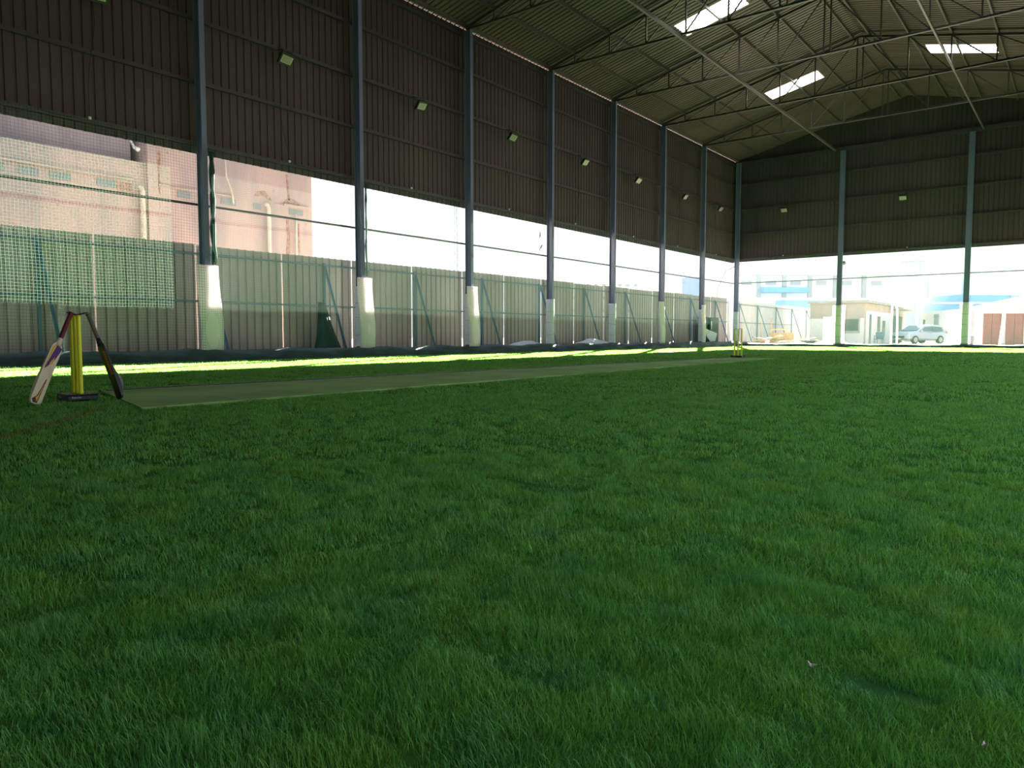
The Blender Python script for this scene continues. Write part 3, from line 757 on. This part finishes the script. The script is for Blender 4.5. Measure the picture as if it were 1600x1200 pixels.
DEC = 1
rt = Vector((math.cos(PSI), math.sin(PSI), 0))
tocam = Vector((.93, -.33, 0)).normalized(); side_v = Vector((.36, .93, 0))
bat((-7.05, 2.37, .012), (-7.145, 2.735, .80), tocam * .74 + side_v * .67, 'grip_red', 'wood', 'pale wooden bat with maroon grip leaning on the left of the stumps', 1)
bat((-6.93, 3.03, .02), (-7.16, 2.86, .79), -side_v * .93 + tocam * .37, 'grip_grey', 'bat_black', 'black bat with orange lettering band leaning on the right of the stumps', 2)

# ---------------------------------------------------------------- turf fibres
def value_noise(x, y, cell, seed):
    r = np.random.default_rng(seed); G = r.random((257, 257)); xx = x / cell; yy = y / cell
    xi = np.floor(xx).astype(int); yi = np.floor(yy).astype(int); fx = xx - xi; fy = yy - yi
    fx = fx * fx * (3 - 2 * fx); fy = fy * fy * (3 - 2 * fy); xi %= 256; yi %= 256
    return (G[xi, yi] * (1 - fx) + G[(xi + 1) % 256, yi] * fx) * (1 - fy) + (G[xi, (yi + 1) % 256] * (1 - fx) + G[(xi + 1) % 256, (yi + 1) % 256] * fx) * fy
def clump(x, y):
    r = np.hypot(x, y); a = value_noise(x + 40, y + 40, .10, 13); b = value_noise(x + 40, y + 40, .24, 15); c = value_noise(x + 40, y + 40, .6, 17)
    t = np.clip((r - 4) / 6, 0, 1); u = np.clip((r - 12) / 12, 0, 1)
    return (a * (1 - t) + b * t) * (1 - u) + c * u
def scatter(r0, r1, dens, half=math.radians(44)):
    area = half * (r1 * r1 - r0 * r0); n = int(area * dens)
    r = np.sqrt(rng.random(n) * (r1 * r1 - r0 * r0) + r0 * r0); th = (rng.random(n) * 2 - 1) * half
    ang = math.pi / 2 + PSI + th
    x = r * np.cos(ang); y = r * np.sin(ang)
    k = (x > -16.15) & (x < .95) & (y > -4.8) & (y < 41.9)
    f = np.clip((y - 2.75) / (18.9 - 2.75), 0, 1)
    on_mat = (y > 2.74 + .6 * np.clip((-5.93 - x) / 2.17, 0, 1) * (1 - f)) & (y < 18.9) & (x > -8.12 + .62 * f) & (x < -5.92 - .40 * f)
    on_base = (np.abs(x + 7.22) < .16) & (np.abs(y - 2.78) < .135)
    k &= ~on_mat & ~on_base
    tuft = .5 * value_noise(x + 40, y + 40, .045, 21) + .5 * clump(x, y)
    k &= tuft > (.16 + .34 * rng.random(n)) * np.clip(np.hypot(x, y) / 3.5, .5, 1)
    return x[k], y[k]
V = []; Fq = []; RN = []; base = 0; LS = []; LT = []
def blades(x, y, length, width, segs):
    global base
    n = len(x)
    L_ = length * (.6 + .6 * rng.random(n)) * (.42 + .40 * value_noise(x + 40, y + 40, .05, 3) + .85 * clump(x, y))
    lean = .55 + .75 * rng.random(n) + .7 * (value_noise(x + 40, y + 40, .10, 5) - .5)
    fa = value_noise(x + 40, y + 40, .06, 7) * 2 * math.pi + value_noise(x + 40, y + 40, 1.1, 9) * 4
    a = fa + rng.normal(0, 1.5, n); curl = rng.normal(0, .9, n)
    wa = a + math.pi / 2 + rng.normal(0, .5, n)
    w_ = width * (.7 + .6 * rng.random(n)); rows = []
    px, py, pz = x.copy(), y.copy(), np.full(n, -.002); step = L_ / segs
    for s in range(segs + 1):
        tw = w_ * (1 - .75 * (s / segs) ** 1.5) * .5
        if s == segs: rows.append(np.stack([px, py, pz], 1)[:, None, :])
        else:
            ox = np.cos(wa) * tw; oy = np.sin(wa) * tw
            rows.append(np.stack([np.stack([px - ox, py - oy, pz], 1), np.stack([px + ox, py + oy, pz], 1)], 1))
        inc = lean * (s + .6) / segs; inc = np.minimum(inc, 1.45); aa = a + curl * (s / segs)
        px = px + np.cos(aa) * np.sin(inc) * step; py = py + np.sin(aa) * np.sin(inc) * step; pz = pz + np.cos(inc) * step
    vv = np.concatenate(rows, 1); m_ = vv.shape[1]; V.append(vv.reshape(-1, 3)); RN.append(np.repeat(rng.random(n), m_))
    idx = base + np.arange(n) * m_; loops = []; tot = []
    for s in range(segs - 1):
        loops.append(np.stack([idx + 2 * s, idx + 2 * s + 1, idx + 2 * s + 3, idx + 2 * s + 2], 1).reshape(-1)); tot.append(np.full(n, 4))
    q = 2 * (segs - 1); loops.append(np.stack([idx + q, idx + q + 1, idx + q + 2], 1).reshape(-1)); tot.append(np.full(n, 3))
    LS.append(np.concatenate(loops)); LT.append(np.concatenate(tot)); base += n * m_
blades(*scatter(.55, 1.9, 62000), .026, .0012, 4)
blades(*scatter(1.9, 3.6, 26000), .026, .0018, 3)
blades(*scatter(3.6, 7.5, 9000), .027, .0034, 2)
blades(*scatter(7.5, 16, 2600), .028, .0065, 2)
blades(*scatter(16, 50, 560), .030, .015, 2)
V = np.concatenate(V).astype(np.float32); LS = np.concatenate(LS).astype(np.int32); LT = np.concatenate(LT).astype(np.int32); RN = np.concatenate(RN).astype(np.float32)
me = bpy.data.meshes.new('turf'); me.vertices.add(len(V)); me.vertices.foreach_set('co', V.ravel())
me.loops.add(len(LS)); me.loops.foreach_set('vertex_index', LS); me.polygons.add(len(LT))
me.polygons.foreach_set('loop_start', np.concatenate([[0], np.cumsum(LT)[:-1]]).astype(np.int32)); me.polygons.foreach_set('loop_total', LT)
me.update(calc_edges=True)
at = me.attributes.new('rnd', 'FLOAT', 'POINT'); at.data.foreach_set('value', RN)
me.materials.append(M['blade'])
print('turf blades verts', len(V))
turf = bpy.data.objects.new('turf_grass', me); COL.objects.link(turf)
tag(turf, 'green artificial turf fibres covering the whole floor', 'turf', kind='stuff')

# pale scraps on the turf
for i, (x, y, sz, r, lab) in enumerate(((-.35, 1.27, .006, .4, 'pale dry petal on the turf at the lower right, the upper of two'), (-.09, 1.16, .006, 2.0, 'pale dry petal on the turf nearest the bottom right corner'),
        (-1.37, 1.93, .004, 1.0, 'tiny pale scrap on the turf left of the middle'), (-1.96, 2.54, .004, .2, 'tiny pale scrap on the turf farther off, left of the middle'), (-1.73, 3.92, .005, 2.7, 'tiny pale scrap on the turf farthest from the camera'))):
    b = MB(); n = 10
    for ring, (sc, z) in enumerate(((1, .002), (.6, .0), (1, -.001), )):
        pass
    top_ = [(math.cos(2 * math.pi * k / n) * sz * (1.0 if k % 5 else 1.5), math.sin(2 * math.pi * k / n) * sz * .5, .004 * math.cos(4 * math.pi * k / n)) for k in range(n)]
    b.v = [tuple(p) for p in top_] + [(p[0] * .9, p[1] * .9, p[2] - .002) for p in top_] + [(0, 0, -.002), (0, 0, -.004)]
    for k in range(n):
        b.f.append((k, (k + 1) % n, 2 * n)); b.f.append((n + k, 2 * n + 1, n + (k + 1) % n)); b.f.append((k, n + k, n + (k + 1) % n, (k + 1) % n))
    o = b.build('petal_scrap', 'leaf'); o.location = (x, y, .033); o.rotation_euler = (.5, .3, r); tag(o, lab, 'petal', 'pale scraps on the turf')

# ---------------------------------------------------------------- stained building behind the left fence
B = empty('stained_building', (-23, 7, 0), label='tall stained pink plaster building behind the left fence', cat='building')
def pb(name, m, par, x0, x1, y0, y1, z0, z1): return MB().box(x0 + 23, x1 + 23, y0 - 7, y1 - 7, z0, z1).build(name, m, par)
pb('lower_wall', 'plaster', B, -27, -23, -6, 11.0, 0, 5.88)
pb('upper_wall', 'plaster_dark', B, -27, -23.35, -6, 10.75, 5.88, 12)
pb('main_wall', 'plaster', B, -27, -23, 11.0, 17.15, 0, 12)
pb('corner_pier', 'plaster', B, -23.0, -22.86, 11.02, 11.33, 0, 12)
pb('ledge', 'beige', B, -23.0, -22.93, -6, 10.6, 5.28, 5.34)
pb('ledge', 'beige', B, -23.0, -22.90, 15.9, 17.1, 5.27, 5.33)
pb('sill_strip', 'beige', B, -23.0, -22.95, 11.4, 13.9, 5.27, 5.31)
for a, b_ in ((6.2, 6.7), (6.9, 7.25), (7.58, 8.09), (8.36, 8.9), (9.58, 10.13), (12.0, 12.45), (13.15, 13.3), (13.5, 14.05), (14.70, 15.02), (16.15, 16.75)):
    v = pb('vent', 'strap', B, -23.01, -22.985, a, b_, 4.99, 5.20)
    q = MB()
    nn = max(3, int((b_ - a) / .07))
    for i in range(nn): y = a + .03 + (b_ - a - .06) * i / (nn - 1); q.bar((-22.98 + 23, y - 7 - .02, 5.01), (-22.98 + 23, y - 7 + .02, 5.18), .008, .006)
    q.build('grille', 'beige', v)
def pipe(pts, r, lab=None): 
    o = MB().tube([(p[0] + 23, p[1] - 7, p[2]) for p in pts], r, 10).build('downpipe', 'pipe', B, smooth=True); return o
pipe([(-22.88, 10.72, 5.12), (-22.86, 10.80, 5.10), (-22.85, 10.84, 5.0), (-22.85, 10.84, 0)], .075)
pipe([(-22.85, 15.05, 5.18), (-22.85, 15.17, 5.18), (-22.85, 15.22, 5.05), (-22.85, 15.24, 0)], .07)
pipe([(-22.88, 16.35, 5.0), (-22.88, 16.35, 0)], .05); pipe([(-22.9, 13.62, 6.6), (-22.9, 13.66, 5.9), (-22.9, 13.85, 5.4), (-22.9, 13.9, 5.05)], .03)
for pts in ([(14.75, 5.45), (14.9, 5.62), (15.15, 5.68), (15.35, 5.5), (15.45, 5.36), (15.3, 5.4), (15.1, 5.5), (14.9, 5.45)],
            [(15.55, 5.30), (15.9, 5.36), (16.1, 5.55), (16.35, 5.55), (16.6, 5.40), (16.7, 5.30), (16.3, 5.4), (15.9, 5.3)],
            [(16.02, 4.8), (16.14, 4.8), (16.18, 3.9), (16.12, 3.0), (16.0, 3.6), (16.06, 4.2)],
            [(16.52, 4.7), (16.58, 4.7), (16.6, 3.3), (16.5, 3.3)], [(11.36, 6.3), (11.5, 6.3), (11.46, 5.0), (11.38, 5.2)],
            [(10.1, 5.2), (10.6, 5.18), (10.62, 4.8), (10.2, 4.85)], [(16.05, 6.4), (16.12, 6.4), (16.2, 5.5), (16.12, 5.5)]):
    MB().prism([(0, y - 7, z) for y, z in pts], (.012, 0, 0)).build('brick_patch', 'brick', B)
l_ = MB().tube([(.45, 3.6, 6.15), (.2, 3.6, 6.25), (0, 3.6, 6.5)], [.07, .04, .03], 8).build('wall_lamp', 'white', B, smooth=True)
# ---------------------------------------------------------------- yard beyond the far end
def rbox(e, name, m, u0, u1, v0, v1, z0, z1): return MB().box(u0, u1, v0, v1, z0, z1).build(name, m, e)
# low block with window and doors
K = empty('site_office', (-13.0, 58, 0), label='low beige block with a dark wide window beyond the far end', cat='building')
rbox(K, 'wall', 'beige', -3.8, 0, 0, 15, 0, 3.05)
rbox(K, 'roof_slab', 'concrete', -3.95, .25, -.15, 15.2, 3.02, 3.2)
rbox(K, 'lower_render', 'white', -3.8, 0.02, -.02, 0, 0, 1.9); rbox(K, 'lower_render', 'white', 0, .03, .6, 9, 0, 2.45); rbox(K, 'upper_band', 'ochre', 0, .035, .1, 9, 2.45, 3.0)
wf = rbox(K, 'window_frame', 'concrete', -1.75, -.25, -.05, -.02, .8, 1.95); rbox(wf, 'window_pane', 'glass_dark', -1.65, -.35, -.07, -.05, .98, 1.83)
for a, b_, z in ((1.6, 2.15, 2.2), (4.2, 5.1, 2.1), (6.0, 6.9, 1.8)):
    rbox(K, 'doorway', 'glass_dark', .03, .06, a, b_, 0, z)
rbox(K, 'shutter_gate', 'dgreen', .04, .12, 9.4, 13.2, .0, 2.25)
MB().bar((.14, 9.4, 2.2), (.14, 13.2, .5), .05).build('gate_brace', 'strap', K)
rbox(K, 'canopy', 'concrete', 0, 1.0, 8.6, 15, 2.75, 2.9)
# compound wall and barred window
K = empty('compound_wall', (-11.6, 73.0, 0), math.atan2(-11, 5.6), label='white compound wall with a barred window behind the parked car', cat='wall')
rbox(K, 'wall', 'white', 0, 12.3, -.15, .15, 0, 2.65)
q = MB()
for i in range(5): q.box(3.3 + i * .22, 3.34 + i * .22, -.2, -.16, 1.2, 2.4)
q.box(3.2, 4.3, -.2, -.16, 1.35, 1.42); q.box(3.2, 4.3, -.2, -.16, 2.15, 2.22); q.build('window_bars', 'strap', K)
rbox(K, 'vent_opening', 'glass_dark', .6, 1.1, -.17, -.15, 1.3, 2.0)
# white shed with sloping roof and maroon gates
K = empty('white_shed', (-6.6, 66.5, 0), math.radians(38.2), label='white shed with a rising roof line behind the maroon gates', cat='building')
MB().prism([(0, 0, 0), (14, 0, 0), (14, 0, 5.2), (7, 0, 4.0), (0, 0, 2.5)], (0, 3, 0)).build('wall', 'white', K)
MB().prism([(-.2, -.2, 2.45), (7, -.2, 4.05), (14.2, -.2, 5.25), (14.2, -.2, 5.4), (7, -.2, 4.2), (-.2, -.2, 2.6)], (0, 3.4, 0)).build('roof', 'white', K)
def gate(x, y, lab):
    g = empty('sheet_gate', (x, y, -.07), math.radians(38.2), label=lab, cat='gate', group='maroon sheet gates')
    MB().box(0, 1.2, -.02, .02, .05, 2.2).build('leaf_sheet', 'maroon', g)
    q = MB()
    for z in (.06, .8, 1.5, 2.17): q.bar((0, -.04, z), (1.2, -.04, z), .04)
    for xx in (.02, .6, 1.18): q.bar((xx, -.04, .05), (xx, -.04, 2.2), .04)
    q.build('leaf_frame', 'maroon', g)
gate(-5.76, 59.36, 'maroon sheet metal gate leaf left of the white pole'); gate(-4.55, 60.31, 'maroon sheet metal gate leaf at the right edge of the photo')
# white pipe frame
K = empty('pipe_frame', (-9.53, 50.05, 0), math.atan2(4.3, 5.4), label='white pipe portal frame in front of the parked car and the gates', cat='pipe frame')
MB().tube([(-.12, 0, 0), (-.1, 0, 2.6)], .06, 10).build('post', 'white', K, smooth=True); MB().tube([(.25, 0, 0), (.22, 0, 2.2), (.05, 0, 2.6)], .06, 10).build('post', 'white', K, smooth=True)
MB().tube([(-.1, 0, 2.62), (6.9, 0, 2.62)], .045, 10).build('crossbar', 'white', K, smooth=True); MB().tube([(6.55, -.1, 0), (6.9, 0, 2.62)], .09, 10).build('post', 'white', K, smooth=True)

# car: three-quarter view, nose to the left
def car():
    e = empty('parked_car', (-10.45, 64.2, .0), 0, label='silver blue hatchback parked beyond the far end', cat='car')
    R = math.atan2(-.849, -.528); e.rotation_euler = (0, 0, R)       # local +X = nose
    prof = [(-1.98, .35, .80), (-2.02, .75, .82), (-1.92, .98, .80), (-1.72, 1.28, .66), (-1.30, 1.42, .60), (-.2, 1.46, .61), (.25, 1.36, .63), (1.0, .98, .76), (1.75, .86, .74), (1.98, .66, .74), (2.03, .40, .76), (1.9, .26, .78)]
    b = MB(); n = len(prof)
    low = [(-1.9, .24, .78)]
    pr = prof + low; n = len(pr)
    for s in (-1, 1):
        for x, z, hw in pr: b.v.append((x, s * hw, z))
    b.f.append(tuple(range(n))); b.f.append(tuple(range(n, 2 * n))[::-1])
    for k in range(n): b.f.append((k, n + k, n + (k + 1) % n, (k + 1) % n))
    body = b.build('body', 'carpaint', e, bevel=.05)
    sd2 = MB().box(-1.95, 1.95, -.86, .86, .30, .86); sd2.build('lower_body', 'carpaint', e, bevel=.10)
    for s in (-1, 1):
        MB().prism([(-1.62, s * .80, .95), (-1.50, s * .73, 1.27), (-.55, s * .705, 1.33), (-.55, s * .80, .95)], (0, s * .02, 0)).build('rear_side_window', 'carglass', e)
        MB().prism([(-.48, s * .80, .95), (-.48, s * .705, 1.33), (.18, s * .71, 1.27), (.82, s * .80, .95)], (0, s * .02, 0)).build('front_side_window', 'carglass', e)
        MB().prism([(1.55, s * .70, .80), (1.93, s * .52, .70), (1.99, s * .80, .62), (1.6, s * .87, .68)], (0, 0, .05)).build('headlamp', 'silver', e)
        MB().box(.62, .80, s * .88 - .07, s * .88 + .07, .93, 1.05).build('mirror', 'carpaint', e, bevel=.02)
        MB().box(-.42, -.22, s * .865 - .012, s * .865 + .012, .78, .81).build('door_handle', 'carpaint', e)
        for x in (-1.28, 1.28):
            ty_ = MB().tube([(x, s * .70, .31), (x, s * .895, .31)], .31, 24).build('wheel', 'tyre', e, smooth=False)
            MB().tube([(x, s * .90, .31), (x, s * .91, .31)], .20, 10).build('hub', 'alloy', ty_)
    MB().prism([(.32, -.56, 1.365), (.32, .56, 1.365), (1.0, .70, 1.0), (1.0, -.70, 1.0)], (.03, 0, .03)).build('windscreen', 'carglass', e)
    MB().prism([(-1.74, -.58, 1.28), (-1.74, .58, 1.28), (-1.93, .70, 1.0), (-1.93, -.70, 1.0)], (-.03, 0, .02)).build('rear_window', 'carglass', e)
    MB().box(1.98, 2.05, -.5, .5, .42, .60).build('grille', 'tyre', e); MB().box(2.03, 2.06, -.25, .25, .34, .44).build('number_plate', 'white', e)
    MB().prism([(-2.02, .55, .80), (-2.02, .83, .78), (-1.9, .83, 1.0), (-1.95, .6, 1.0)], (-.03, 0, 0)).build('tail_lamp', 'red', e)
    MB().prism([(-2.02, -.55, .80), (-2.02, -.83, .78), (-1.9, -.83, 1.0), (-1.95, -.6, 1.0)], (-.03, 0, 0)).build('tail_lamp', 'red', e)
    return e
car()
# plastic chair
K = empty('plastic_armchair', (-10.85, 52.7, -.02), math.radians(200), label='navy plastic armchair beside the white pipe frame', cat='chair')
MB().box(-.24, .24, -.22, .24, .40, .44).build('seat', 'chairblue', K, bevel=.02)
MB().prism([(-.24, .22, .44), (.24, .22, .44), (.26, .34, .86), (-.26, .34, .86)], (0, .03, 0)).build('backrest', 'chairblue', K)
for s in (-1, 1):
    MB().box(s * .27 - .025, s * .27 + .025, -.22, .28, .62, .65).build('armrest', 'chairblue', K)
    for v in (-.22, .25): MB().bar((s * .25, v, .42 if v > 0 else .63), (s * .28, v * 1.15, 0), .04).build('leg', 'chairblue', K)
# bin
K = MB().tube([(-5.75, 52.8, -.02), (-5.75, 52.8, .50), (-5.75, 52.8, .58)], [.14, .19, .17], 14).build('waste_bin', 'strap', smooth=True); tag(K, 'small dark bin beside the right far column', 'bin')

# timber heap beyond the far left corner
tag(heap('rubble_heap', -15.2, 46.5, 3.2, 5.5, .38, 'plank', 'brown rubble and soil heap beyond the far left corner', 'rubble', 5, z0=-.02), kind='stuff')
tag(heap('rubble_heap', -13.2, 50.5, 2.4, 4.5, .33, 'sand', 'pale rubble and soil heap right of the wooden crate', 'rubble', 6, z0=-.02), kind='stuff')
PL = [(-16.1, 44.4, .25, 25, 1.8), (-15.9, 44.8, .33, 50, 1.6), (-15.6, 44.9, .40, 10, 1.7), (-15.5, 45.3, .46, 65, 1.5), (-15.2, 45.2, .50, 35, 1.6), (-15.0, 45.4, .42, -10, 1.4), (-14.0, 46.2, .35, 40, 1.5), (-13.7, 46.6, .38, 15, 1.4), (-13.2, 47.2, .34, 55, 1.4)]
PN = ['lowest at the left', 'second from the left', 'tilted, third from the left', 'upper, fourth from the left', 'topmost of the heap', 'just left of the crate', 'just right of the crate', 'farther right of the crate', 'rightmost of the heap']
for i, (x, y, z, r, L_) in enumerate(PL):
    b = MB().box(-L_ / 2, L_ / 2, -.09, .09, -.02, .02); o = b.build('timber_plank', 'plank'); o.location = (x, y, z); o.rotation_euler = (random.uniform(-.2, .2), random.uniform(-.18, .18), math.radians(r + 38))
    tag(o, 'raw timber plank on the heap, ' + PN[i], 'plank', 'timber planks on the heap')
K = empty('wooden_crate', (-15.2, 46.6, .34), math.radians(38.2), label='brown wooden crate standing on the timber heap', cat='crate')
for k in range(4): MB().box(-.65, .65, -.30, -.27, .02 + k * .11, .11 + k * .11).build('side_board', 'plank', K)
MB().box(-.65, .65, .27, .30, 0, .45).build('back_board', 'plank', K); MB().box(-.65, -.62, -.3, .3, 0, .45).build('end_board', 'plank', K); MB().box(.62, .65, -.3, .3, 0, .45).build('end_board', 'plank', K); MB().box(-.65, .65, -.3, .3, 0, .03).build('bottom_board', 'plank', K)
for i, (x, y, t) in enumerate(((-16.25, 45.9, 1.65), (-15.75, 46.2, 1.72))):
    o = MB().bar((x, y, .1), (x + .03, y + .05, t), .05).build('timber_stake', 'plank'); tag(o, 'upright timber stake %s the brown crate' % ('well left of' if i == 0 else 'just left of'), 'stake', 'timber stakes in the heap')
tag(MB().bar((-15.8, 46.2, 1.0), (-14.9, 46.9, 1.0), .05, .06).build('timber_rail', 'plank'), 'thin timber rail fixed level above the brown crate', 'rail')
# leaning white panel
tag(MB().prism([(-14.9, 54.6, -.03), (-13.9, 55.4, -.03), (-13.95, 55.6, 1.95), (-14.95, 54.8, 1.95)], (-.03, .05, 0)).build('leaning_board', 'white'), 'white sheet panel leaning before the beige block', 'panel')

# distant buildings
def far_block(x, y, L_, dep, h, lab, m='hazewall', name='distant_building'):
    e = empty(name, (x, y, 0), math.radians(41), label=lab, cat='building', group=None)
    MB().box(0, L_, 0, dep, 0, h).build('wall', m, e); return e
K = far_block(-36.6, 93.0, 24.5, 12, 8.5, 'white distant block with grey pilasters and a light blue awning')
for u in (3.0, 6.4, 9.8, 13.2, 17.0): rbox(K, 'pilaster', 'hazegrey', u, u + .5, -.3, 0, 5.6, 8.5)
for u in (1.0, 4.2, 7.5, 10.9, 14.3, 18.3): rbox(K, 'louvre_window', 'hazegrey', u, u + 1.4, -.05, .02, 7.2, 7.8)
rbox(K, 'awning', 'blue_sheet', 3.4, 9.3, -1.6, -.2, 6.15, 6.8); rbox(K, 'parapet', 'hazegrey', 0, 24.5, -.1, 0, 8.4, 8.5)
K = far_block(-26.2, 81.7, 4.6, 3, 4.55, 'sky blue sheet shed behind the far boundary fence', 'blue_sheet', 'blue_shed'); rbox(K, 'gable_board', 'white', -.1, 4.7, -.06, 0, 4.5, 4.65)
K = far_block(-18.5, 113.0, 9, 8, 8.6, 'white distant stepped block with outlined upper windows')
rbox(K, 'window_frame', 'hazegrey', 1.0, 1.25, -.1, 0, 5.6, 8.5); rbox(K, 'window_frame', 'hazegrey', 6.0, 6.25, -.1, 0, 5.6, 8.5); rbox(K, 'window_sill', 'hazegrey', 1.0, 6.2, -.1, 0, 5.5, 5.7)
K = far_block(-12.4, 105.3, 16, 8, 5.7, 'long distant shed with blue sheet cladding above the maroon gates', 'blue_sheet', 'blue_clad_shed')
rbox(K, 'pale_cladding', 'pale_blue', 6.0, 8.6, -.05, 0, 0, 5.7); rbox(K, 'roof_edge', 'white', 0, 16, -.1, 0, 5.6, 5.75)
K = far_block(-64.0, 90.0, 14, 8, 9.6, 'pale distant block with rows of small dark windows, seen over the left fence')
for r_ in range(3):
    for u in range(11): rbox(K, 'window_opening', 'hazegrey', 1 + u * 1.2, 1.5 + u * 1.2, -.05, 0, 4.2 + r_ * 1.9, 4.6 + r_ * 1.9)
K = far_block(-39.2, 84.5, 2.2, 2, 7.8, 'narrow grey distant tower block seen between the last left columns', 'pale_blue')
K = far_block(-51.0, 104.0, 11, 6, 7.6, 'pale distant block with thin vertical ribs seen between the sixth and last left columns')
for u in range(4): rbox(K, 'rib', 'hazegrey', 1.5 + u * 2.3, 1.6 + u * 2.3, -.1, 0, 3, 7.6)
# lattice mast and ladder-like antenna
K = empty('lattice_mast', (-47.9, 52.2, 0), label='thin pale lattice mast rising behind the left fence beside the third column', cat='mast')
for s in (-1, 1): MB().tube([(s * .28, 0, 0), (s * .10, 0, 16.5)], .035, 6).build('leg', 'strap', K)
q = MB()
for i in range(22): z = i * .75; q.bar((-.28 + z * .011, 0, z), (.28 - z * .011, 0, z + .7), .03)
q.build('lacing', 'strap', K)
K = empty('roof_antenna', (-19.2, 107.3, 8.6), label='thin antenna frame on the distant rooftop', cat='antenna')
MB().tube([(0, 0, 0), (0, 0, 1.9)], .04, 6).build('mast', 'strap', K); MB().tube([(1.5, .9, 0), (1.5, .9, 1.6)], .04, 6).build('mast', 'strap', K)
MB().bar((-.4, -.3, 1.6), (1.8, 1.1, 1.7), .12, .25).build('element', 'hazegrey', K)
tag(MB().tube([(-24.3, 58, 0), (-24.3, 58, 2.5), (-24.1, 57.9, 4.5), (-23.4, 57.7, 5.8), (-22.4, 58.2, 6.4)], .05, 8).build('street_lamp', 'strap', smooth=True), 'thin curved lamp pole rising over the fence near the corner', 'street lamp')
